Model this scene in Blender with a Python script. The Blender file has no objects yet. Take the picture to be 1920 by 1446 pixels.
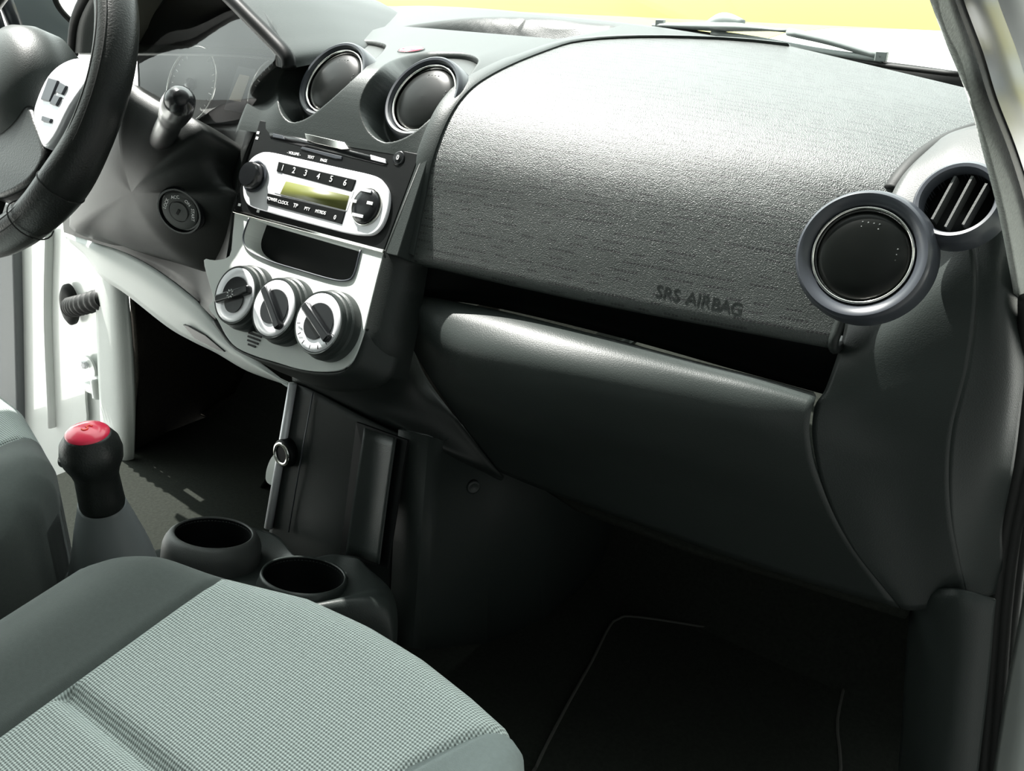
import bpy, bmesh, math, random
from mathutils import Vector, Matrix
from mathutils.bvhtree import BVHTree
random.seed(7)
R = math.radians
scn = bpy.context.scene

# ------------------------------------------------------------------ camera
CAM = Vector((.747, -.657, .814)); YAW, PIT, ROL, FOC = R(35.9), R(23.8), R(2.0), 1643.
FW = Vector((-math.sin(YAW)*math.cos(PIT), math.cos(YAW)*math.cos(PIT), -math.sin(PIT)))
_r = Vector((math.cos(YAW), math.sin(YAW), 0)); _u = _r.cross(FW)
RT = _r*math.cos(ROL) + _u*math.sin(ROL); UP = -_r*math.sin(ROL) + _u*math.cos(ROL)
cd = bpy.data.cameras.new('camera'); cam = bpy.data.objects.new('camera', cd)
scn.collection.objects.link(cam); scn.camera = cam
cd.sensor_width = 36; cd.sensor_fit = 'HORIZONTAL'; cd.lens = 36*FOC/1920; cd.clip_start = .01; cd.clip_end = 500
m = Matrix((RT, UP, -FW)).transposed().to_4x4(); m.translation = CAM; cam.matrix_world = m

# ------------------------------------------------------------------ light
w = bpy.data.worlds.new('sky'); scn.world = w; w.use_nodes = True
wt = w.node_tree; bg = wt.nodes['Background']; bg.inputs[0].default_value = (.90, 1.0, .96, 1)
# the sky is bright ahead of the car and over the driver's side, dim behind it; shaped to keep the cabin dark
_tc = wt.nodes.new('ShaderNodeTexCoord'); _dp = wt.nodes.new('ShaderNodeVectorMath'); _dp.operation = 'DOT_PRODUCT'
_dp.inputs[1].default_value = Vector((-.66, .56, .50)).normalized()
_mr = wt.nodes.new('ShaderNodeMapRange'); _mr.interpolation_type = 'SMOOTHSTEP'
for _i, _v in enumerate((.05, .85, .32, 3.2)): _mr.inputs[_i+1].default_value = _v
wt.links.new(_tc.outputs['Generated'], _dp.inputs[0]); wt.links.new(_dp.outputs['Value'], _mr.inputs[0]); wt.links.new(_mr.outputs[0], bg.inputs[1])
sd = bpy.data.lights.new('sun', 'SUN'); sd.energy = 11; sd.angle = R(.6); sd.color = (1, .98, .93)
sun = bpy.data.objects.new('sun', sd); scn.collection.objects.link(sun)
SUNDIR = Vector((-.50, .05, .85))            # towards the sun: over the driver's side
sun.rotation_euler = SUNDIR.to_track_quat('Z', 'Y').to_euler()
vs = scn.view_settings; vs.view_transform = 'Standard'; vs.look = 'None'; vs.gamma = 1; vs.use_curve_mapping = False
vs.exposure = .45
scn.cycles.max_bounces = 6
try: scn.cycles.use_denoising = True
except Exception: pass

# ------------------------------------------------------------------ helpers
def V(*a): return Vector(a if len(a) == 3 else a[0])
def ray(px, py): return FW + RT*((px-960)/FOC) - UP*((py-723)/FOC)
def at(px, py, x=None, y=None, z=None):
    v = ray(px, py)
    if x is not None: t = (x-CAM.x)/v.x
    elif y is not None: t = (y-CAM.y)/v.y
    else: t = (z-CAM.z)/v.z
    return CAM + v*t
def onp(px, py, P, n):
    v = ray(px, py); return CAM + v*((P-CAM).dot(n)/v.dot(n))
def pix(p):
    d = p-CAM; z = d.dot(FW); return (960+FOC*d.dot(RT)/z, 723-FOC*d.dot(UP)/z)
def worldloc(o):
    l = Vector((0, 0, 0))
    while o: l = l + o.location; o = o.parent
    return l
def tag(o, label=None, cat=None, group=None, kind=None):
    if label: o['label'] = label
    if cat: o['category'] = cat
    if group: o['group'] = group
    if kind: o['kind'] = kind
    return o
def thing(name, loc, label, cat, group=None):
    o = bpy.data.objects.new(name, None); scn.collection.objects.link(o); o.location = loc
    o.empty_display_size = .02
    return tag(o, label, cat, group)
def obj(name, data, mat, parent=None, smooth=True, bevel=0, solid=0, uv=None, seg=2, autos=None):
    """data = (verts, faces) in world space"""
    off = worldloc(parent) if parent else Vector((0, 0, 0))
    me = bpy.data.meshes.new(name)
    me.from_pydata([tuple(Vector(v)-off) for v in data[0]], [], [list(f) for f in data[1]]); me.update()
    if uv:
        l = me.uv_layers.new(name='uv')
        for lp in me.loops: l.data[lp.index].uv = uv[lp.vertex_index]
    bm = bmesh.new(); bm.from_mesh(me)
    if not solid: bmesh.ops.recalc_face_normals(bm, faces=bm.faces)
    bm.to_mesh(me); bm.free()
    if mat: me.materials.append(mat)
    if smooth: me.polygons.foreach_set('use_smooth', [True]*len(me.polygons))
    o = bpy.data.objects.new(name, me); scn.collection.objects.link(o); o.parent = parent
    if solid:
        s = o.modifiers.new('s', 'SOLIDIFY'); s.thickness = abs(solid); s.offset = -1 if solid > 0 else 1
    if bevel:
        b = o.modifiers.new('b', 'BEVEL'); b.width = bevel; b.segments = seg; b.limit_method = 'ANGLE'; b.angle_limit = R(35)
        try: b.harden_normals = True
        except Exception: pass
    if autos or (smooth and (bevel or solid)):
        me.set_sharp_from_angle(angle=R(40))
    return o
def join(*ds):
    v, f = [], []
    for d in ds:
        n = len(v); v += list(d[0]); f += [[i+n for i in q] for q in d[1]]
    return v, f
def prism(pts, n, th):
    """outline pts, extruded by th along -n"""
    n = Vector(n).normalized(); k = len(pts); pts = [Vector(p) for p in pts]
    v = pts + [p-n*th for p in pts]
    return v, [list(range(k)), list(range(2*k-1, k-1, -1))] + [[i, i+k, (i+1) % k+k, (i+1) % k] for i in range(k)]
def boxc(c, ax, ay, az):
    c, ax, ay, az = map(Vector, (c, ax, ay, az))
    return prism([c-ax-ay+az, c+ax-ay+az, c+ax+ay+az, c-ax+ay+az], az, 2*az.length)
def box(x0, y0, z0, x1, y1, z1):
    return boxc(((x0+x1)/2, (y0+y1)/2, (z0+z1)/2), ((x1-x0)/2, 0, 0), (0, (y1-y0)/2, 0), (0, 0, (z1-z0)/2))
def frame(n, upv=(0, 0, 1)):
    n = Vector(n).normalized(); ex = Vector(upv).cross(n).normalized(); return ex, n.cross(ex), n
def lathe(C, n, prof, seg=64, sx=1, sy=1, closed=False):
    ex, ey, n = frame(n, (0, 0, 1) if abs(Vector(n).normalized().z) < .95 else (0, 1, 0)); C = Vector(C); v, f = [], []
    for r_, h in prof:
        for i in range(seg):
            a = 2*math.pi*i/seg; v.append(C+ex*(r_*sx*math.cos(a))+ey*(r_*sy*math.sin(a))+n*h)
    m_ = len(prof)
    for j in range(m_-1 + (1 if closed else 0)):
        for i in range(seg):
            a, b = j*seg, ((j+1) % m_)*seg; i2 = (i+1) % seg
            f.append([a+i, a+i2, b+i2, b+i])
    if not closed:
        if prof[0][0] > 1e-6: f.append([i for i in range(seg)][::-1])
        if prof[-1][0] > 1e-6: f.append([(m_-1)*seg+i for i in range(seg)])
    return v, f
def lathe_open(C, n, prof, seg=64):
    v, f = lathe(C, n, prof, seg); return v, f[:-2]
def crom(p0, p1, p2, p3, t):
    return .5*((2*p1) + (p2-p0)*t + (2*p0-5*p1+4*p2-p3)*t*t + (3*p1-p0-3*p2+p3)*t*t*t)
def spline(pts, n, closed=False):
    pts = [Vector(p) for p in pts]; k = len(pts); out = []
    segs = k if closed else k-1
    for i in range(segs):
        if closed: a, b, c, d = pts[(i-1) % k], pts[i], pts[(i+1) % k], pts[(i+2) % k]
        else:
            b, c = pts[i], pts[i+1]; a = pts[i-1] if i else b*2-c; d = pts[i+2] if i+2 < k else c*2-b
        for j in range(n): out.append(crom(a, b, c, d, j/n))
    if not closed: out.append(pts[-1])
    return out
def spl2(l, n, closed=False): return [(p.x, p.y) for p in spline([(a, b, 0) for a, b in l], n, closed)]
def tube(pts, rad, seg=10, flat=1, upv=None, cap=True):
    pts = [Vector(p) for p in pts]; v, f = [], []; prev = None
    for i, p in enumerate(pts):
        t = (pts[min(i+1, len(pts)-1)]-pts[max(i-1, 0)]).normalized()
        if prev is None:
            a = Vector(upv) if upv else (Vector((0, 0, 1)) if abs(t.z) < .9 else Vector((1, 0, 0)))
        else: a = prev
        e = (a-t*a.dot(t)).normalized(); prev = e; g = t.cross(e); r_ = rad(i/(len(pts)-1)) if callable(rad) else rad
        for k in range(seg):
            an = 2*math.pi*k/seg; v.append(p+e*(r_*math.cos(an)*flat)+g*(r_*math.sin(an)))
    for i in range(len(pts)-1):
        for k in range(seg):
            f.append([i*seg+k, i*seg+(k+1) % seg, (i+1)*seg+(k+1) % seg, (i+1)*seg+k])
    if cap: f += [list(range(seg))[::-1], [(len(pts)-1)*seg+k for k in range(seg)]]
    return v, f
def grid(rows):
    """rows of equal length of points -> quads, with uv in metres"""
    nr, nc = len(rows), len(rows[0]); v = [Vector(p) for r_ in rows for p in r_]; f = []
    for i in range(nr-1):
        for j in range(nc-1): f.append([i*nc+j, i*nc+j+1, (i+1)*nc+j+1, (i+1)*nc+j])
    uv = []; vl = [0]*nc
    for i in range(nr):
        ul = 0
        for j in range(nc):
            if j: ul += (v[i*nc+j]-v[i*nc+j-1]).length
            if i: vl[j] += (v[i*nc+j]-v[(i-1)*nc+j]).length
            uv.append((ul, vl[nc//2] if False else vl[j]))
    return (v, f), uv
def patch(ctrl, nu=8, nv=8):
    rows = [spline(r_, nu) for r_ in ctrl]
    cols = [spline([r_[j] for r_ in rows], nv) for j in range(len(rows[0]))]
    return grid([[cols[j][i] for j in range(len(cols))] for i in range(len(cols[0]))])
def lerp(a, b, t): return a+(b-a)*t
def itab(tab, x):
    if x <= tab[0][0]: return tab[0][1]
    for (a, b), (c, d) in zip(tab, tab[1:]):
        if x <= c: return lerp(b, d, (x-a)/(c-a))
    return tab[-1][1]
def smooth01(t): t = max(0, min(1, t)); return t*t*(3-2*t)
def inpoly(x, y, P):
    c = False; j = len(P)-1
    for i in range(len(P)):
        if (P[i][1] > y) != (P[j][1] > y) and x < (P[j][0]-P[i][0])*(y-P[i][1])/(P[j][1]-P[i][1])+P[i][0]: c = not c
        j = i
    return c
def dpoly(x, y, P):
    best = 1e9
    for i in range(len(P)):
        ax, ay = P[i-1]; bx, by = P[i]; dx, dy = bx-ax, by-ay
        t = max(0, min(1, ((x-ax)*dx+(y-ay)*dy)/(dx*dx+dy*dy+1e-12)))
        best = min(best, math.hypot(x-ax-t*dx, y-ay-t*dy))
    return best
def text(name, s, C, n, ex, size, mat, parent, depth=.0003, sx=1.0):
    cu = bpy.data.curves.new(name, 'FONT'); cu.body = s; cu.size = size; cu.align_x = 'CENTER'; cu.align_y = 'CENTER'; cu.extrude = depth
    t = bpy.data.objects.new('tmp', cu); scn.collection.objects.link(t)
    dg = bpy.context.evaluated_depsgraph_get(); me = bpy.data.meshes.new_from_object(t.evaluated_get(dg))
    bpy.data.objects.remove(t); n = Vector(n).normalized(); ex = Vector(ex); ex = (ex-n*ex.dot(n)).normalized(); ey = n.cross(ex)
    C = Vector(C); vs_ = [C+ex*(v.co.x*sx)+ey*v.co.y+n*v.co.z for v in me.vertices]; fs = [list(p.vertices) for p in me.polygons]
    return obj(name, (vs_, fs), mat, parent, smooth=False)

# ------------------------------------------------------------------ materials
def mat(name, col, rough=.5, metal=0, grain=0, gscale=900, spec=.35, coat=0, noise=0, nscale=40, sheen=0, emis=None):
    m = bpy.data.materials.new(name); m.use_nodes = True; nt = m.node_tree; b = nt.nodes['Principled BSDF']
    b.inputs['Base Color'].default_value = (*col, 1); b.inputs['Roughness'].default_value = rough; b.inputs['Metallic'].default_value = metal
    b.inputs['Specular IOR Level'].default_value = spec; b.inputs['Coat Weight'].default_value = coat; b.inputs['Sheen Weight'].default_value = sheen
    if emis: b.inputs['Emission Color'].default_value = (*emis[0], 1); b.inputs['Emission Strength'].default_value = emis[1]
    tc = nt.nodes.new('ShaderNodeTexCoord')
    if noise:
        n = nt.nodes.new('ShaderNodeTexNoise'); n.inputs['Scale'].default_value = nscale; n.inputs['Detail'].default_value = 5
        mr = nt.nodes.new('ShaderNodeMapRange'); mr.inputs[3].default_value = 1-noise; mr.inputs[4].default_value = 1+noise
        mx = nt.nodes.new('ShaderNodeVectorMath'); mx.operation = 'SCALE'; mx.inputs[0].default_value = col
        nt.links.new(tc.outputs['Object'], n.inputs[0]); nt.links.new(n.outputs[0], mr.inputs[0]); nt.links.new(mr.outputs[0], mx.inputs['Scale'])
        nt.links.new(mx.outputs[0], b.inputs['Base Color'])
    if grain:
        n = nt.nodes.new('ShaderNodeTexNoise'); n.inputs['Scale'].default_value = gscale; n.inputs['Detail'].default_value = 3
        bp = nt.nodes.new('ShaderNodeBump'); bp.inputs['Strength'].default_value = grain; bp.inputs['Distance'].default_value = .0006
        nt.links.new(tc.outputs['Object'], n.inputs[0]); nt.links.new(n.outputs[0], bp.inputs['Height']); nt.links.new(bp.outputs[0], b.inputs['Normal'])
    return m
M = {}
M['dash'] = mat('dash_plastic', (.026, .032, .030), .42, grain=.35)
M['dark'] = mat('dark_plastic', (.015, .019, .0175), .5, grain=.25)
M['shroud'] = mat('shroud_plastic', (.007, .009, .008), .5, grain=.25)
M['black'] = mat('black_plastic', (.004, .005, .005), .45, grain=.1, spec=.15)
M['disc'] = mat('vent_disc_black', (.004, .005, .0045), .30, spec=.18)
M['gloss'] = mat('gloss_black', (.010, .011, .012), .22)
M['silver'] = mat('silver_paint', (.80, .80, .83), .32, metal=.25)
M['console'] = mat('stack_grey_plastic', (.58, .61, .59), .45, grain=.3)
M['ring'] = mat('satin_ring', (.040, .045, .054), .34, spec=.5)
M['chrome'] = mat('chrome', (.85, .84, .80), .12, metal=1)
M['rubber'] = mat('black_rubber', (.012, .013, .012), .6, grain=.2)
M['leather'] = mat('black_leather', (.012, .014, .013), .36, grain=.6, gscale=500)
M['fab'] = mat('bolster_fabric', (.078, .09, .085), .95, grain=.5, gscale=1500, sheen=.15, noise=.12, nscale=300)
M['fabl'] = mat('side_panel_fabric', (.20, .23, .225), .95, grain=.5, gscale=1500, noise=.1, nscale=300)
M['carpet'] = mat('black_carpet', (.015, .017, .014), 1, grain=1, gscale=600, noise=.5, nscale=200, spec=.1)
M['carpetb'] = mat('footwell_carpet', (.022, .020, .017), 1, grain=1, gscale=600, noise=.5, nscale=200, spec=.1)
M['white'] = mat('white_body_paint', (.80, .83, .80), .3, coat=.5)
M['felt'] = mat('grey_felt', (.30, .32, .29), 1, grain=1, gscale=900, noise=.45, nscale=500, sheen=.3)
M['label'] = mat('white_print', (.85, .85, .85), .6)
M['red'] = mat('red_enamel', (.75, .03, .08), .3, coat=.4)
M['needle'] = mat('red_needle', (.8, .06, .03), .5)
M['lcd'] = mat('green_lcd', (.13, .14, .035), .4)
M['lcdo'] = mat('tan_lcd', (.50, .45, .36), .4)
M['dial'] = mat('dial_face', (.06, .065, .06), .6)
M['yellow'] = mat('dry_grass', (.36, .34, .10), .9)
M['ground'] = mat('asphalt', (.10, .10, .10), .9, noise=.1, nscale=4)
M['paving'] = mat('pale_paving', (.8, .8, .78), .9)
M['shell'] = mat('shell_grey', (.25, .26, .25), .8)
M['wiper'] = mat('wiper_metal', (.32, .36, .35), .5)
M['socket'] = mat('socket_inside', (.10, .06, .03), .4, metal=.6)
M['tanpad'] = mat('column_top_grey', (.06, .064, .062), .5, grain=.3)
def glassmat(name, refl, tint=(1, 1, 1)):
    m = bpy.data.materials.new(name); m.use_nodes = True; nt = m.node_tree; nt.nodes.clear()
    o = nt.nodes.new('ShaderNodeOutputMaterial'); mx = nt.nodes.new('ShaderNodeMixShader'); t = nt.nodes.new('ShaderNodeBsdfTransparent'); g = nt.nodes.new('ShaderNodeBsdfGlossy')
    t.inputs[0].default_value = (*tint, 1); g.inputs['Roughness'].default_value = .02
    fr = nt.nodes.new('ShaderNodeLayerWeight'); fr.inputs[0].default_value = refl
    nt.links.new(fr.outputs['Fresnel'], mx.inputs[0]); nt.links.new(t.outputs[0], mx.inputs[1]); nt.links.new(g.outputs[0], mx.inputs[2]); nt.links.new(mx.outputs[0], o.inputs[0])
    return m
M['glass'] = glassmat('windshield_glass', .06)
M['lens'] = glassmat('cluster_lens', .30, (.95, .95, .95))
# airbag cover: rows of tiny dimples in short dashes + grain (uv in metres)
def math_(nt, op, a, b=None, c=None):
    n = nt.nodes.new('ShaderNodeMath'); n.operation = op
    for i, q in enumerate((a, b, c)):
        if q is None: continue
        if isinstance(q, (int, float)): n.inputs[i].default_value = q
        else: nt.links.new(q, n.inputs[i])
    return n.outputs[0]
def dimple_mat():
    m = mat('dimpled_cover_plastic', (.052, .058, .056), .42, grain=0, spec=.8); nt = m.node_tree; b = nt.nodes['Principled BSDF']
    tc = nt.nodes.new('ShaderNodeTexCoord'); sp = nt.nodes.new('ShaderNodeSeparateXYZ'); nt.links.new(tc.outputs['UV'], sp.inputs[0])
    uu = math_(nt, 'DIVIDE', sp.outputs[0], .0034); vv = math_(nt, 'DIVIDE', sp.outputs[1], .0080)
    row = math_(nt, 'FLOOR', vv); col = math_(nt, 'FLOOR', uu)
    wn = nt.nodes.new('ShaderNodeTexWhiteNoise'); wn.noise_dimensions = '1D'; nt.links.new(row, wn.inputs['W'])
    grp = math_(nt, 'FLOOR', math_(nt, 'DIVIDE', math_(nt, 'ADD', col, math_(nt, 'FLOOR', math_(nt, 'MULTIPLY', wn.outputs[0], 9))), 3.7))
    cb = nt.nodes.new('ShaderNodeCombineXYZ'); nt.links.new(grp, cb.inputs[0]); nt.links.new(row, cb.inputs[1])
    w2 = nt.nodes.new('ShaderNodeTexWhiteNoise'); w2.noise_dimensions = '2D'; nt.links.new(cb.outputs[0], w2.inputs['Vector'])
    on = math_(nt, 'GREATER_THAN', w2.outputs[0], .46)
    fu = math_(nt, 'SUBTRACT', math_(nt, 'FRACT', uu), .5); fv = math_(nt, 'SUBTRACT', math_(nt, 'FRACT', vv), .5)
    du = math_(nt, 'MULTIPLY', fu, .0034); dv = math_(nt, 'MULTIPLY', fv, .0080)
    d = math_(nt, 'SQRT', math_(nt, 'ADD', math_(nt, 'MULTIPLY', du, du), math_(nt, 'MULTIPLY', dv, dv)))
    dot = math_(nt, 'MULTIPLY', math_(nt, 'LESS_THAN', d, .00135), on)
    n = nt.nodes.new('ShaderNodeTexNoise'); n.inputs['Scale'].default_value = 1000; n.inputs['Detail'].default_value = 2; nt.links.new(tc.outputs['Object'], n.inputs[0])
    h = math_(nt, 'SUBTRACT', math_(nt, 'MULTIPLY', n.outputs[0], .65), math_(nt, 'MULTIPLY', dot, 1.6))
    bp = nt.nodes.new('ShaderNodeBump'); bp.inputs['Strength'].default_value = 1; bp.inputs['Distance'].default_value = .0010
    nt.links.new(h, bp.inputs['Height']); nt.links.new(bp.outputs[0], b.inputs['Normal'])
    mx = nt.nodes.new('ShaderNodeMix'); mx.data_type = 'RGBA'; mx.inputs[6].default_value = (.034, .041, .038, 1); mx.inputs[7].default_value = (.006, .007, .008, 1)  # shade inside the dimples painted as a darker colour, besides the bump
    nt.links.new(dot, mx.inputs[0]); nt.links.new(mx.outputs[2], b.inputs['Base Color'])
    return m
M['pad'] = dimple_mat()
def weave_mat():
    m = mat('light_spacer_mesh_fabric', (.3, .33, .32), .9); nt = m.node_tree; b = nt.nodes['Principled BSDF']
    tc = nt.nodes.new('ShaderNodeTexCoord'); sp = nt.nodes.new('ShaderNodeSeparateXYZ'); nt.links.new(tc.outputs['UV'], sp.inputs[0])
    k = 2*math.pi/.0033
    s1 = math_(nt, 'SINE', math_(nt, 'MULTIPLY', math_(nt, 'ADD', sp.outputs[0], sp.outputs[1]), k*.7))
    s2 = math_(nt, 'SINE', math_(nt, 'MULTIPLY', math_(nt, 'SUBTRACT', sp.outputs[0], sp.outputs[1]), k*.7))
    h = math_(nt, 'MULTIPLY', s1, s2)
    mr = nt.nodes.new('ShaderNodeMapRange'); mr.inputs[1].default_value = -.6; mr.inputs[2].default_value = .5; nt.links.new(h, mr.inputs[0])
    mx = nt.nodes.new('ShaderNodeMix'); mx.data_type = 'RGBA'; mx.inputs[6].default_value = (.17, .195, .185, 1); mx.inputs[7].default_value = (.56, .62, .60, 1)
    nt.links.new(mr.outputs[0], mx.inputs[0]); nt.links.new(mx.outputs[2], b.inputs['Base Color'])
    bp = nt.nodes.new('ShaderNodeBump'); bp.inputs['Strength'].default_value = .5; bp.inputs['Distance'].default_value = .0008
    nt.links.new(h, bp.inputs['Height']); nt.links.new(bp.outputs[0], b.inputs['Normal'])
    return m
M['weave'] = weave_mat()

# ================================================================== setting
def struct(name, data, m, label=None, **k):
    o = obj(name, data, m, **k); o['kind'] = 'structure'
    if label: o['label'] = label
    return o
struct('ground', box(-100, -30, -.36, 180, 72, -.30), M['ground'], smooth=False)
struct('paving', join(box(-90, 1.6, -.30, 60, 71, -.27), box(-14, -7, -.30, -1.6, 1.55, -.27)), M['paving'], smooth=False)  # second slab added to bounce light onto the driver's door
struct('hillside', ([(-100, 70, -.27), (180, 70, -.27), (280, 170, 16), (-140, 170, 16)], [[0, 1, 2, 3]]), M['yellow'], solid=.3)
struct('field', prism([at(a, b, z=-.25) for a, b in ((690, 14), (760, 24), (1000, 50), (1200, 75), (1420, 78), (1470, 62), (1560, 52), (1800, 56), (1800, 32), (700, -6))], (0, 0, 1), .01), M['yellow'], smooth=False)
fl, fuv = grid([[(x, y, z) for x in (-.72, -.3, 0, .3, .70)] for y, z in ((-1.6, 0), (.30, 0), (.36, .02), (.55, .26), (.60, .60))])
struct('floor', fl, M['carpet'], solid=.02)
# roof, back and pillars of the body shell: they shade the cabin as the car's own roof does
rf, _ = grid([[(x, y, z-.25*(x/.72)**4*.3) for x in (-.70, -.4, 0, .4, .62)] for y, z in ((-.17, 1.19), (-.35, 1.22), (-.6, 1.24), (-1.2, 1.24), (-1.7, 1.1))])
struct('ceiling', rf, M['shell'], solid=.02)
struct('wall_front', box(-.72, .60, .0, .70, .62, .69), M['carpet'], smooth=False)
struct('wall_back', box(-.72, -1.72, -.05, .72, -1.68, 1.1), M['shell'], smooth=False)
struct('wall_left', join(box(-.74, -1.7, 0, -.70, -.92, 1.12), ), M['shell'], smooth=False)
struct('wall_right', join(box(.66, -1.7, 0, .70, -1.05, 1.12), ), M['shell'], smooth=False)
# windshield
wsb = [at(560, -60, y=.33), V(-.30, .47, .80), V(.0, .48, .805), V(.15, .45, .795), V(.376, .33, .783), V(.55, .29, .765), V(.66, .22, .75)]
wsb[0] = V(-.62, .25, .77)
wst = [V(-.56, -.17, 1.17), V(-.28, -.16, 1.19), V(.0, -.16, 1.19), V(.13, -.16, 1.19), V(.3, -.16, 1.19), V(.44, -.16, 1.19), V(.56, -.17, 1.17)]
ws, _ = patch([wsb, [(a+b)/2+V(0, .02, .03) for a, b in zip(wsb, wst)], wst], 4, 6)
o = struct('window_1', ws, M['glass'])

# ================================================================== dashboard
PROF = {  # x : (y, z) from the lower lip up to the windshield
 -.72: [(.00, .568), (.02, .62), (.035, .67), (.062, .70), (.10, .72), (.15, .74), (.22, .752)],
 -.30: [(-.009, .568), (.008, .62), (.025, .67), (.062, .716), (.123, .742), (.25, .770), (.46, .804)],
 -.14: [(-.009, .568), (.008, .62), (.025, .67), (.062, .716), (.123, .742), (.25, .770), (.46, .804)],
  .14: [(-.009, .568), (.008, .62), (.025, .67), (.062, .716), (.123, .742), (.25, .767), (.44, .793)],
  .35: [(.02, .563), (.037, .62), (.058, .67), (.095, .708), (.155, .735), (.25, .757), (.36, .780)],
  .56: [(.055, .563), (.072, .615), (.09, .66), (.115, .695), (.165, .720), (.22, .738), (.295, .753)],
  .68: [(.085, .563), (.10, .61), (.115, .65), (.13, .68), (.16, .70), (.19, .718), (.23, .74)]}
PX = sorted(PROF)
PSPL = {x: [(p.x, p.y) for p in spline([(a, b, 0) for a, b in PROF[x]], 10)] for x in PX}
def prof(x, i):
    """i-th (0..60) point of the profile at x"""
    for a, b in zip(PX, PX[1:]):
        if x <= b or b == PX[-1]:
            t = max(0, min(1, (x-a)/(b-a))); p, q = PSPL[a][i], PSPL[b][i]
            return Vector((x, lerp(p[0], q[0], t), lerp(p[1], q[1], t)))
def psm(x, i):   # smoothed in x
    s = Vector((0, 0, 0)); 
    for k in (-.05, -.025, 0, .025, .05): s += prof(max(-.72, min(.68, x+k)), i)
    s /= 5; s.x = x; return s
dash = thing('dashboard', (0, .2, .3), 'grey and black plastic dashboard spanning the cabin below the windshield', 'dashboard')
ft = lambda x0, x1, n: [lerp(x0, x1, i/n) for i in range(n+1)]
def pixin(P): return lambda p: P
# --- top panel with a shallow tray
TRAY = spl2([(758, 47), (803, 37), (884, 29), (964, 28), (1029, 31), (1095, 38), (1150, 44), (1100, 56), (1040, 67), (984, 75), (930, 68), (867, 59)], 4, True)
rows = []
for i in range(0, 121):
    row = []
    for x in ft(-.68, .68, 240):
        a, b = psm(x, min(60, i//2)), psm(x, min(60, i//2+1)); p = a.lerp(b, (i % 2)/2); p = p+V(0, .006, -.008)
        if i > 60 and abs(x) < .4:
            q = pix(p+V(0, 0, .008))
            if inpoly(q[0], q[1], TRAY): p = p-V(0, 0, .035*smooth01(dpoly(q[0], q[1], TRAY)/7))
        row.append(p)
    if i >= 78: rows.append(row)
g, uv = grid(rows); top = obj('top_panel', g, M['dash'], dash, solid=-.004)
# --- passenger airbag cover
xs = ft(.145, .665, 90); rows = []
for k, (dy, dz) in enumerate(((.05, -.012), (.022, -.012), (.008, -.011), (.001, -.006))):
    rows.append([psm(x, 0)+V(0, dy, dz) for x in xs])
for i in range(0, 61):
    row = []
    for x in xs:
        p = psm(x, i)
        row.append(p)
    rows.append(row)
# arc of the cover: the left boundary turns along the windshield
def ledge(i):     # x of the left edge for profile index
    return .145 if i < 50 else .145+.23*((i-50)/10)**2
for i, row in enumerate(rows):
    k = max(0, i-4)
    x0 = ledge(k); rows[i] = []
    for j, x in enumerate(xs):
        xx = lerp(x0, itab([(0, .560), (14, .565), (30, .625), (38, .665)], k), j/90); p = psm(xx, k)
        if i < 4: d = ((.05, -.012), (.022, -.012), (.008, -.011), (.001, -.006))[i]; p = p+V(0, *d)
        rows[i].append(p)
g, uv = grid(rows)
uv = []
for i in range(len(rows)):
    for j in range(91):
        l = 0 if i == 0 else uv[(i-1)*91+j][1]+(rows[i][45]-rows[i-1][45]).length
        uv.append((rows[i][j].x, l))
prow = rows
pad = obj('airbag_cover', g, M['pad'], dash, uv=uv)
padtree = BVHTree.FromPolygons([tuple(v) for v in g[0]], g[1])
def hit(tree, px, py):
    d = ray(px, py).normalized(); r_ = tree.ray_cast(CAM, d)
    if r_[0] is None: return None, None
    n = r_[1];  n = -n if n.dot(d) > 0 else n
    return r_[0], n
def along(t): return hit(padtree, lerp(1236, 1404, t), lerp(547, 585, t))
ADV = [('S', .0), ('R', .095), ('S', .19), ('A', .36), ('I', .44), ('R', .52), ('B', .63), ('A', .74), ('G', .86)]
for ch_, t_ in ADV:
    p, n = along(t_); p2, _ = along(t_+.08)
    text('airbag_lettering', ch_, p+n*.0002, n, p2-p, .0155, M['dark'], pad, depth=.00008, sx=.98)
# --- trim strip round the cover
rows = []
for i in range(0, 61):
    x0 = ledge(i); c = psm(x0, i); c2 = psm(x0, min(60, i+1)) if i < 60 else c; 
    wdt = .020 if i < 45 else .016
    if i >= 50: wdt = .014
    nrm = V(0, -.6, .8)
    a, b = psm(x0-wdt, i), psm(x0+.001, i)
    rows.append([a+V(0, .006, -.010), a+nrm*.0022, a.lerp(b, .12)+nrm*.0035, a.lerp(b, .85)+nrm*.0035, b+nrm*.002, b+V(0, .006, -.010)])
g, uv = grid(rows); obj('trim_strip', g, M['dash'], dash, autos=True)
# --- centre fascia with two scooped vent wells
W1 = spl2([(519, 178), (522, 150), (545, 118), (580, 92), (625, 77), (665, 74), (700, 76), (722, 84), (716, 98), (695, 118), (674, 138), (642, 168), (609, 197), (575, 222), (545, 229), (525, 210)], 4, True)
W2 = spl2([(674, 207), (680, 172), (700, 140), (735, 113), (790, 98), (835, 96), (875, 100), (896, 112), (888, 130), (867, 157), (835, 192), (803, 226), (764, 256), (722, 267), (690, 246)], 4, True)
VN = Vector((0, -.80, .60))
def fpt(x, i):
    a, b = psm(x, int(i)), psm(x, min(60, int(i)+1)); p = a.lerp(b, i-int(i))
    k = math.exp(-((i-31)/9)**2)*smooth01((.135-abs(x))/.05)
    return p+V(0, -.5, .86)*(.017*k)
base = [[fpt(lerp(-.168, .127, j/60), 18+i*.5) for j in range(61)] for i in range(70)]
bg_, _ = grid(base); btree = BVHTree.FromPolygons([tuple(v) for v in bg_[0]], bg_[1])
def sink(px, py, d):
    P, _n = hit(btree, px, py); return onp(px, py, P-VN*d, VN)
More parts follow.
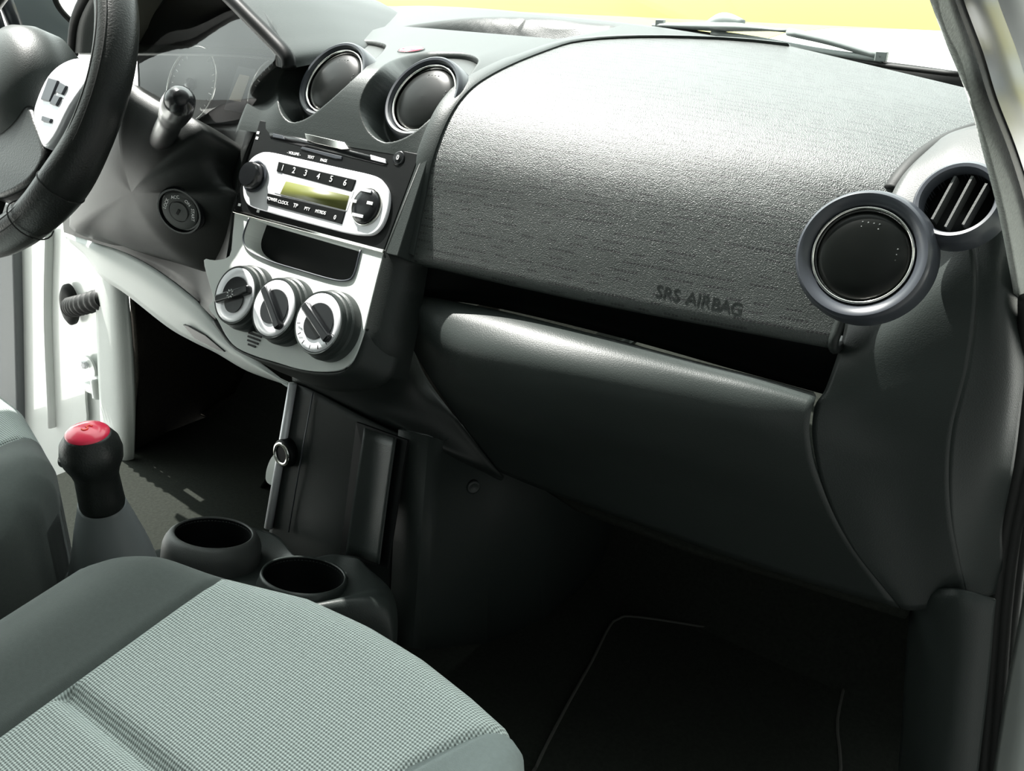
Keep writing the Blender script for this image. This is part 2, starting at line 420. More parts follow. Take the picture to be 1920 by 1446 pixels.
VC1, VC2 = sink(627, 152, .014), sink(795, 184, .014)
rows = []
for i2 in range(72, 208):
    i = i2/4; row = []
    for j in range(261):
        x = lerp(-.168, .127, j/260); p = fpt(x, i)
        q = pix(p); d = 0
        for Wl in (W1, W2):
            if min(u_[0] for u_ in Wl) < q[0] < max(u_[0] for u_ in Wl) and inpoly(q[0], q[1], Wl):
                d = .034*smooth01(dpoly(q[0], q[1], Wl)/13)
        ev = min(1, (x+.168)/.008)
        row.append(p-VN*d+V(0, 0, -.006*(1-ev)**2))
    rows.append(row)
g, uv = grid(rows); fascia = obj('centre_fascia', g, M['dash'], dash)
ftree = BVHTree.FromPolygons([tuple(v) for v in g[0]], g[1])
rows = prow
# --- glove box lid
GY = lambda a, y: at(a[0], a[1], y=y)
gl = [[GY((757, 558), .035), GY((830, 566), .035), GY((960, 590), .035), GY((1120, 628), .045), GY((1300, 676), .06), GY((1420, 706), .075), GY((1526, 735), .085)],
      [GY((753, 552), .012), GY((825, 562), .012), GY((960, 590), .012), GY((1120, 632), .018), GY((1300, 682), .028), GY((1420, 712), .037), GY((1530, 745), .045)],
      [GY((754, 580), .000), GY((828, 596), -.012), GY((960, 624), -.014), GY((1120, 664), -.006), GY((1300, 712), .010), GY((1420, 740), .020), GY((1522, 766), .03)],
      [GY((768, 640), .008), GY((846, 664), -.026), GY((972, 692), -.030), GY((1125, 728), -.018), GY((1300, 772), .004), GY((1420, 800), .016), GY((1518, 820), .03)],
      [GY((800, 700), .035), GY((880, 740), -.004), GY((1000, 775), -.010), GY((1140, 808), .004), GY((1310, 850), .024), GY((1430, 880), .036), GY((1535, 900), .045)],
      [GY((858, 785), .065), GY((930, 815), .06), GY((1040, 850), .058), GY((1170, 885), .06), GY((1340, 935), .068), GY((1470, 975), .072), GY((1590, 1015), .076)],
      [GY((934, 884), .105), GY((990, 908), .105), GY((1083, 943), .105), GY((1200, 985), .105), GY((1370, 1046), .11), GY((1520, 1094), .115), GY((1685, 1140), .12)]]
gg, uvg = patch(gl, 8, 8); obj('glove_box_lid', gg, M['dash'], dash, solid=-.006)
# --- lower dash body behind the lid and around it
lb = [[GY((738, 440), .01), GY((765, 455), .03), GY((900, 480), .055), GY((1150, 535), .08), GY((1400, 590), .11), GY((1640, 600), .14)],
      [GY((735, 560), .0), GY((752, 560), .012), GY((900, 572), .055), GY((1150, 630), .085), GY((1400, 700), .115), GY((1620, 760), .14)]]
gg, _ = patch(lb, 6, 4); edge_ = [rows[k][90] for k in range(1, 22)]; obj('recess_back', gg, M['black'], dash, solid=-.004)
obj('cover_edge', tube(edge_, .0045, 8), M['dark'], dash)
low = [[GY((700, 480), -.02), GY((735, 480), -.006), GY((758, 490), .010)],
       [GY((690, 560), -.045), GY((730, 565), -.012), GY((757, 570), .016)],
       [GY((672, 655), -.05), GY((745, 680), .0), GY((790, 690), .06)],
       [GY((560, 700), -.02), GY((705, 748), .008), GY((858, 788), .068)],
       [GY((548, 712), .0), GY((760, 812), .018), GY((936, 888), .107)],
       [GY((552, 722), .05), GY((765, 824), .06), GY((940, 902), .135)]]
gg, _ = patch(low, 10, 8); obj('lower_surround', gg, M['dark'], dash, solid=-.004)
# underside
us, _ = grid([[at(858, 800, y=.10), at(1083, 948, y=.115), at(1302, 1028, y=.125), at(1493, 1084, y=.13), at(1700, 1148, y=.14)],
              [(.12, .45, .36), (.3, .47, .34), (.42, .48, .34), (.56, .48, .34), (.69, .48, .34)]])
obj('underside', us, M['carpet'], dash, solid=.01)
# --- end panel beside the door
EP = [[(1575, 600, .085), (1640, 560, .07), (1740, 470, .07), (1800, 400, .075), (1870, 330, .08), (1925, 300, .09)],
      [(1575, 650, .075), (1660, 620, .066), (1760, 560, .062), (1830, 530, .06), (1885, 500, .062), (1935, 480, .10)],
      [(1548, 728, .06), (1640, 720, .06), (1740, 700, .058), (1815, 680, .056), (1885, 670, .062), (1925, 660, .085)],
      [(1527, 765, .05), (1620, 790, .058), (1710, 800, .06), (1786, 800, .06), (1870, 800, .075), (1912, 790, .10)],
      [(1524, 830, .045), (1610, 860, .055), (1700, 880, .065), (1779, 890, .07), (1850, 890, .09), (1900, 880, .12)],
      [(1546, 920, .052), (1620, 950, .065), (1700, 970, .08), (1784, 975, .085), (1835, 980, .11), (1880, 985, .14)],
      [(1600, 1030, .08), (1650, 1050, .09), (1720, 1050, .10), (1798, 1050, .105), (1832, 1050, .125), (1880, 1050, .155)],
      [(1690, 1142, .12), (1710, 1145, .12), (1750, 1140, .125), (1815, 1130, .13), (1840, 1122, .14), (1875, 1112, .165)]]
ctrl = [[at(a, b, y=c) for a, b, c in r_] for r_ in EP]
ctrl[0] = [p+V(0, .02, .0) for p in ctrl[0]]
obj('end_panel', join(patch([r_[:4] for r_ in ctrl], 8, 8)[0], patch([r_[3:] for r_ in ctrl], 8, 8)[0]), M['dash'], dash, solid=-.004)
# upper part of the end panel: from side vent up to the arc seam
up = [[at(1660, 400, y=.085), at(1740, 420, y=.08), at(1800, 400, y=.085), at(1890, 380, y=.09)],
      [at(1684, 352, y=.105), at(1750, 350, y=.10), at(1800, 340, y=.10), at(1890, 330, y=.10)],
      [at(1712, 318, y=.12), at(1760, 300, y=.12), at(1800, 290, y=.12), at(1890, 285, y=.12)],
      [at(1770, 266, y=.15), at(1790, 255, y=.15), at(1830, 243, y=.15), at(1890, 230, y=.15)]]
gg, _ = patch(up, 6, 6); obj('end_cap', gg, M['tanpad'], dash, solid=-.004)
arc = [hit(padtree, *q)[0] for q in ((1672, 356), (1684, 338), (1702, 316), (1726, 293), (1755, 273), (1790, 255), (1835, 240))]
obj('seal_strip', tube(spline(arc, 5), .0075, 10, flat=.7), M['rubber'], dash)

# ================================================================== round air vents
def vent(C, n, rd, ro, label, marks=True, depth=.03):
    t = thing('round_air_vent', C-Vector(n).normalized()*depth, label, 'air vent', 'round air vents of the dashboard')
    n = Vector(n).normalized()
    k = rd
    obj('outer_ring', lathe(C, n, [(k+.0028, -.004), (k+.004, .0005), (ro-.005, .005), (ro-.0025, .0055), (ro-.0006, .004), (ro+.0006, .0), (ro+.0022, -.008), (ro+.003, -.022), (k+.0028, -.022)], 96, closed=True), M['ring'], t, autos=True)
    obj('chrome_ring', lathe(C, n, [(k+.0004, -.004), (k+.0006, .0012), (k+.0016, .0018), (k+.0027, .0010), (k+.003, -.004)], 96, closed=True), M['chrome'], t)
    d = obj('disc', lathe(C, n, [(k, -.012), (k-.0002, -.0035), (k-.0012, -.0015), (k*.85, .0005), (k*.6, .0022), (k*.3, .0032), (.0001, .0036)], 96), M['disc'], t)
    if marks:
        ex, ey, _ = frame(n); dots = []
        for r_ in range(2):
            for c_ in range(4):
                dots.append(lathe(C+ex*((c_-1.5)*k*.12+k*.02)+ey*(k*(.60+.11*r_))+n*(.0013-.0004*r_), n, [(.0011, -.001), (.0009, .0006), (.0001, .0008)], 8))
        for q in range(3): dots.append(lathe(C+ex*(k*.70)+ey*(k*(.25-.12*q))+n*.0008, n, [(.0010, -.001), (.0008, .0006), (.0001, .0008)], 8))
        obj('open_mark', join(*dots), M['dash'], d)
    return t
def deeper(px, py, z): return CAM+ray(px, py)*z
vent(VC1, VN, .0375, .048, 'round black air vent in dashboard centre, nearer the instrument cluster')
vent(VC2, VN, .0375, .048, 'round black air vent in dashboard centre, beside the dimpled airbag cover')
vent(onp(1616, 479, at(1618, 480, y=.028)-V(.03, -.937, .347)*(-.008), Vector((.03, -.937, .347))), (.03, -.937, .347), .0342, .0485, 'large round black air vent with grey bezel at passenger end of dashboard')
# side vent with slats
SC = at(1796, 378, y=.055); SN = Vector((-.175, -.86, .54)).normalized()
sv = thing('louvred_air_vent', SC-SN*.02, 'small oval air vent with three slanted slats beside the door pillar', 'air vent')
obj('bezel', lathe(SC, SN, [(.0245, -.012), (.0245, .001), (.026, .004), (.0285, .0045), (.031, .002), (.0325, -.003), (.0335, -.014), (.0245, -.014)], 80, closed=True), M['ring'], sv, autos=True)
obj('duct', lathe_open(SC, SN, [(.0245, -.006), (.0245, -.020), (.0001, -.022)], 64), M['black'], sv)
for (a, b) in (((1748, 412), (1792, 331)), ((1773, 426), (1824, 331)), ((1806, 422), (1850, 345))):
    p, q = onp(*a, SC-SN*.002, SN), onp(*b, SC-SN*.002, SN)
    ex = (q-p).normalized(); sdw = SN.cross(ex); c = (p+q)/2
    obj('slat', boxc(c-SN*.004, ex*(q-p).length/2, sdw*.0009, SN*.005), M['tanpad'], sv, smooth=False)
# hazard switch
p, n = hit(ftree, 771, 94)
hz = thing('hazard_switch', p-n*.004, 'small round red hazard warning button between the two centre vents', 'button')
hb = obj('button', lathe(p, n, [(.0145, -.004), (.0145, .0012), (.0135, .0018), (.0001, .0028)], 48), M['red'], hz)
e1, e2, _ = frame(n)
def ring_tri(s, h):
    pts = [p+n*.0026+e1*(s*math.cos(a))+e2*(s*math.sin(a)) for a in (R(90), R(210), R(330))]
    return pts
T1, T2 = ring_tri(.0105, 0), ring_tri(.0062, 0)
obj('warning_triangle', (T1+T2+[q-n*.002 for q in T1+T2], [[0, 1, 4, 3], [1, 2, 5, 4], [2, 0, 3, 5], [0, 6, 7, 1], [1, 7, 8, 2], [2, 8, 6, 0], [3, 4, 10, 9], [4, 5, 11, 10], [5, 3, 9, 11]]), M['label'], hb, smooth=False)
obj('bezel', lathe(p, n, [(.0148, -.004), (.015, .0012), (.0165, .0012), (.017, -.003)], 48, closed=True), M['dash'], hz)

# ================================================================== centre stack: radio and heater panel
SO = V(0, .025, .6725); SNn = Vector((0, -.894, .447)).normalized(); SUP = Vector((0, .447, .894)).normalized()
def sp(px, py, off=0): return onp(px, py, SO+SNn*off, SNn)
def splate(pl, off, th, k=0): return prism([sp(a, b, off) for a, b in (spl2(pl, k, True) if k else pl)], SNn, th)
rad = thing('car_radio', sp(600, 350, -.02), 'black car radio unit with silver stadium faceplate in the centre of the dashboard', 'car radio')
obj('panel', splate([(487, 225), (787, 289), (719, 471), (438, 393)], .0, .03), M['black'], rad, bevel=.001)
obj('side_rail', splate([(787, 289), (803, 295), (745, 480), (719, 474)], -.0005, .03), M['dash'], rad, bevel=.001)
STAD = [(455, 357), (457, 322), (468, 300), (484, 288), (505, 285), (560, 297), (640, 315), (700, 329), (718, 342), (728, 362), (727, 390), (717, 420), (702, 437), (684, 441), (650, 437), (580, 419), (500, 397), (470, 387), (459, 376)]
fp = obj('faceplate', splate(STAD, .0045, .005, 5), M['silver'], rad, bevel=.0015, seg=3)
obj('bottom_trim', splate([(436, 393), (719, 468), (717, 474), (436, 398)], .002, .01), M['chrome'], rad, bevel=.0006)
obj('button_strip', splate([(522, 303), (667, 337), (659, 359), (518, 321)], .0056, .003), M['black'], rad, bevel=.0006)
obj('button_strip', splate([(501, 362), (647, 396), (640, 420), (500, 382)], .0056, .003), M['black'], rad, bevel=.0006)
dsp = obj('display_frame', splate([(530, 325), (664, 358), (650, 396), (514, 362)], .0050, .002), M['silver'], rad, bevel=.0004)
obj('display', splate([(536, 340), (654, 367), (647, 394), (525, 364)], .0056, .002), M['lcd'], dsp)
for i, (s, x, y) in enumerate((('1', 530, 315), ('2', 551, 320), ('3', 573, 325), ('4', 597, 331), ('5', 621, 336), ('6', 647, 343))):
    text('button_number', s, sp(x, y, .0060), SNn, (1, 0, 0), .0098, M['label'], rad)
for s, x, y in (('POWER', 510, 374), ('CLOCK', 531, 380), ('TP', 554, 386), ('PTY', 576, 392), ('MTRDS', 601, 398), ('0', 628, 408)):
    text('button_lettering', s, sp(x, y, .0060), SNn, (1, 0, 0), .0052 if len(s) > 2 else .0066, M['label'], rad)
for s, x, y in (('- VOLUME -', 551, 288), ('TEXT', 583, 295), ('PAGE', 607, 301)):
    text('panel_lettering', s, sp(x, y, .0004), SNn, (1, 0, 0), .0045, M['label'], rad)
def knob(C, n, r_, h, name, m, t, ribs=0):
    o = obj(name, lathe(C, n, [(r_*1.02, -.002), (r_, h*.5), (r_*.97, h*.85), (r_*.90, h), (r_*.5, h*1.02), (.0001, h*1.02)], 64), m, t, autos=True); return o
c = sp(481, 333, .0045)
obj('knob_ring', lathe(c, SNn, [(.0150, 0), (.0185, .001), (.0195, .0025), (.0185, .003), (.0150, .003)], 64, closed=True), M['ring'], rad)
kb = knob(c, SNn, .0152, .014, 'volume_knob', M['gloss'], rad)
c = sp(688, 388, .0045)
rp = obj('seek_pad', lathe(c, SNn, [(.0185, -.001), (.0185, .003), (.017, .0045), (.009, .0055), (.0001, .0058)], 64), M['gloss'], rad)
obj('pad_ring', lathe(c, SNn, [(.0182, 0), (.0198, .0022), (.021, 0)], 64, closed=True), M['chrome'], rad)
for (x, y, wd) in ((686, 357, .008), (664, 377, .004), (694, 381, .004), (671, 404, .008)):
    obj('pad_key', boxc(sp(x, y, .0045+.0052), V(wd, 0, 0), SUP*.0016, SNn*.0008), M['silver' if wd > .005 else 'label'], rp, smooth=False)
# disc slot
sl = obj('disc_slot', splate([(505, 250), (520, 247), (724, 299), (727, 306), (718, 309), (640, 290), (560, 272), (507, 259)], .0006, .003), M['gloss'], rad)
obj('slot_lip', splate([(571, 250), (580, 252), (645, 267), (654, 279), (640, 280), (590, 268), (574, 262)], .0020, .003), M['chrome'], rad, bevel=.0005)
obj('slot_shutter', splate([(563, 279), (566, 275), (641, 293), (640, 298), (628, 297)], .0012, .002), M['ring'], rad, bevel=.0004)
obj('eject_key', splate([(512, 250), (530, 254), (533, 261), (511, 257)], .0018, .002), M['ring'], rad, bevel=.0004)
obj('load_key', splate([(694, 290), (722, 298), (723, 306), (695, 299)], .0018, .002), M['silver'], rad, bevel=.0004)
c = sp(748, 297, .0)
js = obj('aux_button', lathe(c, SNn, [(.0075, -.001), (.0075, .001), (.006, .0006), (.0045, .001), (.0001, .002)], 32), M['gloss'], rad)
text('aux_mark', '0', c+SNn*.002, SNn, (1, 0, 0), .007, M['label'], js)
for x, y in ((484, 249), (482, 259), (449, 384), (484, 396)):
    obj('status_mark', boxc(sp(x, y, .0002), V(.0022, 0, 0), SUP*.0016, SNn*.0003), M['label'], rad, smooth=False)

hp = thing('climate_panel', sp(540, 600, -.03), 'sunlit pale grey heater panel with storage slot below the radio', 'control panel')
OUT = [(440, 398), (436, 440), (430, 480), (402, 488), (382, 488), (392, 530), (400, 560), (391, 577), (408, 600), (424, 630), (444, 652), (480, 668), (520, 680), (560, 692), (600, 697), (636, 694), (656, 682), (668, 662), (680, 628), (694, 572), (706, 524), (719, 474)]
POC = [(467, 409), (456, 446), (467, 470), (507, 490), (562, 507), (622, 524), (650, 526), (664, 514), (676, 469)]
# plate with a real opening: ring between outline and pocket, then a box behind
def plate_hole(outer, inner, off, th):
    bm = bmesh.new(); vo = [bm.verts.new(sp(a, b, off)) for a, b in outer]; vi = [bm.verts.new(sp(a, b, off)) for a, b in inner]
    eo = [bm.edges.new((vo[i], vo[(i+1) % len(vo)])) for i in range(len(vo))]; ei = [bm.edges.new((vi[i], vi[(i+1) % len(vi)])) for i in range(len(vi))]
    bmesh.ops.triangle_fill(bm, use_beauty=True, edges=eo+ei)
    bmesh.ops.recalc_face_normals(bm, faces=bm.faces)
    r_ = bmesh.ops.extrude_face_region(bm, geom=list(bm.faces))
    for v in [q for q in r_['geom'] if isinstance(q, bmesh.types.BMVert)]: v.co -= SNn*th
    bmesh.ops.recalc_face_normals(bm, faces=bm.faces)
    bm.verts.index_update(); d = ([v.co.copy() for v in bm.verts], [[v.index for v in f_.verts] for f_ in bm.faces]); bm.free(); return d
outer = spl2(OUT[:-1]+[OUT[-1]], 3, False)
POCs = spl2(POC, 4, False)
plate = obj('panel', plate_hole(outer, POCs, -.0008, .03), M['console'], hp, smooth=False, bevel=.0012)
obj('storage_slot', join(prism([sp(a, b, -.028) for a, b in POCs], SNn, .004)), M['black'], hp, smooth=False)
fr = [sp(a, b, .0004) for a, b in spl2(POC, 6)]
obj('slot_rim', tube(fr, .0011, 6), M['ring'], hp)
def heater_knob(px, py, ang, label):
    C = sp(px, py, .024); r_ = .0335
    k = obj('knob', lathe(C, SNn, [(r_*1.13, -.024), (r_*1.12, -.014), (r_*1.06, -.012), (r_*1.05, -.007), (r_*1.0, -.006), (r_*1.01, -.002), (r_*.985, .0002), (r_*.94, 0), (r_*.93, -.0015), (.0001, -.0015)], 72), M['dash'], hp, autos=True)
    obj('face', lathe(C, SNn, [(r_*.925, -.002), (r_*.92, .0004), (r_*.70, -.0012), (.0001, -.0012)], 72), M['silver'], k)
    d = (V(1, 0, 0)*math.cos(ang)+SUP*math.sin(ang)); sdw = SNn.cross(d)
    # dark half moon finger recess and raised grip bar
    arc_ = [C+SNn*.0002+d*(r_*.62*math.cos(a))+sdw*(r_*.62*math.sin(a)) for a in [R(t) for t in range(0, 181, 10)]]
    obj('finger_recess', prism(arc_, SNn, .002), M['gloss'], k, smooth=False)
    arc_ = [C+SNn*.0003-d*(r_*.05)+d*(r_*.45*math.cos(a))-sdw*(r_*.15+r_*.45*math.sin(a)) for a in [R(t) for t in range(0, 181, 12)]]
    obj('finger_recess', prism(arc_, SNn, .002), M['gloss'], k, smooth=False)
    g = prism([C+SNn*.006+d*a*r_+sdw*b*r_ for a, b in ((-.82, -.10), (-.74, -.15), (.74, -.15), (.82, -.10), (.82, .10), (.74, .15), (-.74, .15), (-.82, .10))], SNn, .008)
    obj('grip', g, M['gloss'], k, bevel=.0025, seg=3)
    obj('grip_cap', boxc(C+SNn*.0063+d*r_*.66, d*.0035, sdw*.0032, SNn*.0006), M['gloss'], k, smooth=False)
    return C, d, sdw, k
kc = heater_knob(440, 553, R(25), '')
for i in range(8):
    a = i*math.pi/4; cc = kc[0]+SNn*.0066
    obj('air_symbol', tube([cc+V(1, 0, 0)*.003*math.cos(a)+SUP*.003*math.sin(a), cc+V(1, 0, 0)*.0052*math.cos(a)+SUP*.0052*math.sin(a)], .0004, 4), M['label'], kc[3])
heater_knob(513, 578, R(-42), '')
kc = heater_knob(596, 605, R(-30), '')
for i in range(7):
    a = R(195+i*25); cc = kc[0]+SNn*.0012
    obj('dial_tick', tube([cc+(V(1, 0, 0)*math.cos(a)+SUP*math.sin(a))*.024, cc+(V(1, 0, 0)*math.cos(a)+SUP*math.sin(a))*.0285], .0005, 4), M['gloss'], kc[3])
sl = []
cc = sp(478, 628, .0)
for i in range(7):
    h = (i-3)*.0042; wv = math.sqrt(max(0, .0155**2-h*h))*.72
    sl.append(boxc(cc+SUP*h, V(wv, 0, 0), SUP*.0011, SNn*.0005))
obj('sensor_grille', join(*sl), M['black'], hp, smooth=False)
# stack side wall down the right of the panel
sw, _ = grid([[sp(790, 292, -.001), sp(803, 296, -.004)+V(0, .05, 0)], [sp(719, 474, -.001), sp(745, 480, -.004)+V(0, .05, 0)], [sp(684, 616, -.004), sp(720, 640, -.004)+V(0, .05, 0)], [sp(645, 694, -.004), sp(700, 740, -.01)+V(0, .05, 0)]])
obj('side_wall', sw, M['dark'], hp, solid=.003)
# underside of stack
sw = [[sp(400, 600, -.004), sp(444, 652, -.004), sp(520, 680, -.004), sp(600, 697, -.004), sp(656, 686, -.004), sp(684, 620, -.004)],
      [sp(400, 600, -.02)+V(0, .05, -.01), sp(450, 668, -.02)+V(0, .03, -.01), sp(530, 700, -.02)+V(0, .02, -.01), sp(610, 725, -.02)+V(0, .02, -.01), sp(700, 725, -.02)+V(0, .02, 0), sp(725, 650, -.02)+V(0, .03, 0)]]
gg, _ = patch(sw, 5, 5); obj('underside', gg, M['dark'], hp, solid=.003)

# ================================================================== driver's side of the dashboard
# knee panel: ribbon with its sunlit paleness put into the colour
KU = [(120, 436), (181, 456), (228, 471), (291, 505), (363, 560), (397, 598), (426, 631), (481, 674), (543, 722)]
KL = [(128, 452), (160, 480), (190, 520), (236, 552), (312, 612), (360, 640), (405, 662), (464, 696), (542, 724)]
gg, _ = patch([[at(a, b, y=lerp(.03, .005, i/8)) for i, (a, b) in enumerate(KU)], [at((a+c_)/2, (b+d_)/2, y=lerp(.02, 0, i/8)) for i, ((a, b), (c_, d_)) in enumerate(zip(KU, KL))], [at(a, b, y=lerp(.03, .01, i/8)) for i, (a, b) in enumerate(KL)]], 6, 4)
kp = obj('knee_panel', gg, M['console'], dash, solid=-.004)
obj('latch_slot', prism([at(a, b, y=.004) for a, b in ((343, 609), (352, 612), (385, 630), (421, 660), (410, 657), (365, 635))], (0, -1, 0), .004), M['gloss'], kp, smooth=False)
# dark dash body between knee panel and column
db = [[(100, 300), (250, 240), (400, 232), (470, 235), (486, 235)], [(110, 350), (250, 330), (400, 320), (440, 320), (455, 320)], [(120, 436), (250, 430), (390, 430), (432, 440), (438, 440)], [(130, 450), (240, 480), (330, 530), (400, 596), (410, 600)]]
gg, _ = patch([[at(a, b, y=(.06, .05, .05, .06)[i] if j < 3 else (.03, .01, -.02, -.01)[i]) for j, (a, b) in enumerate(r_)] for i, r_ in enumerate(db)], 6, 6)
obj('driver_panel', gg, M['shroud'], dash, solid=-.004)
# closing wall so that the footwell stays dark
fb, _ = grid([[(-.70, .12, .62), (-.10, .10, .62)], [(-.70, .09, .44), (-.10, .10, .42)], [(-.70, .45, .40), (-.10, .45, .40)]])
obj('footwell_top', fb, M['carpet'], dash, solid=.01)

# instrument cluster and hood
clu = thing('instrument_cluster', (-.33, .13, .62), 'recessed instrument cluster with dials behind a reflective clear lens beside the steering wheel', 'instrument cluster')
CO = V(-.33, .125, .70); CN = Vector((0, -.93, .37)).normalized(); CU = Vector((0, .37, .93)).normalized()
def cp(px, py, off=0): return onp(px, py, CO+CN*off, CN)
obj('housing', join(prism([cp(a, b, -.002) for a, b in ((255, 60), (330, -20), (470, 0), (560, 60), (545, 130), (500, 190), (455, 236), (390, 238), (260, 190))], CN, .02)), M['black'], clu, smooth=False)
def dial(px, py, rr, a0, a1, needle):
    C = cp(px, py, .0)
    d = obj('dial', lathe(C, CN, [(rr, 0), (rr*.99, .0015), (rr*.9, .001), (.0001, .001)], 64), M['dial'], clu)
    obj('dial_ring', lathe(C, CN, [(rr*1.0, .0005), (rr*1.03, .0045), (rr*1.07, .004), (rr*1.09, 0)], 64, closed=True), M['chrome'], d)
    ts = []
    for i in range(25):
        a = R(lerp(a0, a1, i/24)); e = V(1, 0, 0)*math.cos(a)+CU*math.sin(a); l = .80 if i % 3 == 0 else .86
        ts.append(boxc(C+CN*.0016+e*rr*(.92+l)/2, e*rr*(.92-l)/2, CN.cross(e)*(.0007 if i % 3 == 0 else .0004), CN*.0002))
    obj('scale_marks', join(*ts), M['label'], d, smooth=False)
    a = R(needle); e = V(1, 0, 0)*math.cos(a)+CU*math.sin(a)
    obj('needle', prism([C+CN*.006+CN.cross(e)*.0016, C+CN*.006-CN.cross(e)*.0016, C+CN*.006+e*rr*.86-CN.cross(e)*.0005, C+CN*.006+e*rr*.86+CN.cross(e)*.0005], CN, .0015), M['needle'], d, smooth=False)
    obj('needle_hub', lathe(C, CN, [(rr*.16, 0), (rr*.16, .007), (rr*.13, .0095), (.0001, .010)], 32), M['gloss'], d)
dial(362, 160, .052, 225, -45, 215)
dial(516, 178, .046, 225, -45, 212)
obj('display', prism([cp(a, b, .003) for a, b in ((429, 187), (451, 191), (468, 143), (449, 139))], CN, .004), M['lcdo'], clu, smooth=False)
obj('display_bezel', prism([cp(a, b, .002) for a, b in ((420, 205), (455, 212), (480, 130), (446, 124))], CN, .003), M['ring'], clu, smooth=False)
ln = [[at(a, b, y=c_) for a, b, c_ in r_] for r_ in (((262, -40, .120), (350, -40, .122), (450, -20, .098), (520, 50, .058)), ((258, 60, .102), (340, 68, .094), (430, 85, .068), (516, 108, .042)), ((262, 140, .074), (340, 155, .064), (420, 165, .048), (484, 180, .034)), ((264, 200, .064), (340, 218, .058), (400, 230, .048), (458, 222, .040)))]
gg, _ = patch(ln, 6, 6); obj('lens', gg, M['lens'], clu)
# hood over the cluster: lip arch then shell back to the windshield
lip = [at(546, 128, y=.045), at(541, 104, y=.047), at(512, 72, y=.05), at(478, 38, y=.052), at(440, 0, y=.055), at(395, -40, y=.06), at(330, -75, y=.06), at(250, -80, y=.06), at(190, -40, y=.06), at(150, 30, y=.06), at(140, 100, y=.06)]
def hoodrow(k, dy, dz, sc):
    return [V(-.33+(p.x+.33)*sc, p.y+dy, .74+(p.z-.74)*sc+dz) for p in lip]
gg, _ = patch([hoodrow(0, .006, 0, .86), hoodrow(0, -.004, .0, .93), hoodrow(0, .0, .0, 1.0), hoodrow(0, .04, .004, 1.0), hoodrow(0, .12, .006, .95), hoodrow(0, .22, -.0, .86), hoodrow(0, .34, -.01, .74)], 6, 6)
hd = obj('cluster_hood', gg, M['dash'], dash)
obj('hood_lip', tube(spline([p+V(0, -.003, 0) for p in lip], 5), .0085, 10), M['black'], dash)
gg, _ = patch([[V(-.33+(p.x+.33)*.93, p.y, .74+(p.z-.74)*.93) for p in lip], [V(-.33+(p.x+.33)*.86, p.y+.09, .74+(p.z-.74)*.84) for p in lip]], 6, 4)
obj('hood_lining', gg, mat('hood_lining_grey', (.16, .155, .125), .6), dash)

# ================================================================== steering column, lock and stalk
sc_ = thing('steering_column', (-.33, .02, .45), 'black plastic steering column shroud with ignition lock behind the wheel', 'steering column')
AX = Vector((0, .88, -.47))
WC = V(-.36, -.137, .70); WN = Vector((0, -.88, .47)).normalized(); WU = Vector((0, .47, .88)).normalized()
co = [(238, 160), (262, 170), (295, 190), (330, 205), (372, 232), (385, 262), (386, 300), (410, 340), (436, 360), (440, 400), (425, 445), (398, 480), (370, 500), (330, 490), (280, 474), (235, 462), (180, 440), (130, 425), (150, 330), (200, 240)]
cs = spl2(co, 3, True)
front = [at(a, b, y=-.03 + .04*max(0, (b-250)/250)) for a, b in cs]
cen = sum(front, Vector())/len(front)
rings = []
for k, (s, dy) in enumerate([(q/10, -.045*(1-(q/10)**2.4)) for q in range(11)]+[(1.015, .012), (1.01, .04), (.96, .09), (.90, .14)]):
    rings.append([cen+(p-cen)*s+V(0, dy, -max(0, dy)*.55) for p in front]+[cen+(front[0]-cen)*s+V(0, dy, -max(0, dy)*.55)])
g, _ = grid(rings); obj('shroud', g, M['shroud'], sc_)
gtree = BVHTree.FromPolygons([tuple(v) for v in g[0]], g[1])
# pale top of the shroud
p, n = hit(gtree, 340, 394)
n = (n+V(.5, -.9, .15)).normalized()
lk = obj('ignition_lock', lathe(p, n, [(.030, -.03), (.030, .004), (.0285, .006), (.0265, .006), (.0255, .002), (.0235, .002)], 64), M['gloss'], sc_, autos=True)
obj('lock_face', lathe(p, n, [(.0235, -.002), (.0235, .004), (.022, .005), (.0135, .005), (.013, .004), (.012, .004), (.0118, .0065), (.0001, .0068)], 64), M['tanpad'], lk, autos=True)
e1, e2, _ = frame(n)
obj('key_slot', boxc(p+n*.0072, (e1*.6+e2*.8)*.0036, (e2*.6-e1*.8)*.0016, n*.0004), M['black'], lk, smooth=False)
for s, a in (('LOCK', 150), ('ACC', 95), ('ON', 40), ('START', -10)):
    a = R(a); d = e1*math.cos(a)+e2*math.sin(a)
    text('lock_lettering', s, p+d*.0178+n*.0052, n, -e1*math.sin(-a)*0+(e1*math.sin(a)-e2*math.cos(a)), .0056, M['label'], lk)
# wiper stalk
s0, s1 = at(304, 262, y=-.045), at(330, 205, y=-.115)
ax = (s1-s0)
pts = [s0-ax*.3, s0, s0+ax*.35, s0+ax*.7, s0+ax*.8, s0+ax*1.05, s0+ax*1.25, s0+ax*1.33]
rr = [.0125, .0135, .0135, .0125, .0145, .0165, .0145, .006]
ss = spline(pts, 4); 
obj('wiper_stalk', tube(ss, lambda t: itab([(i/7, q) for i, q in enumerate(rr)], t), 24), M['gloss'], sc_)
q0 = at(300, 275, y=-.035)
obj('stalk_boot', lathe(q0, (s1-s0), [(.017, -.02), (.018, .0), (.017, .010), (.014, .016), (.0001, .016)], 4), M['black'], sc_, bevel=.003)

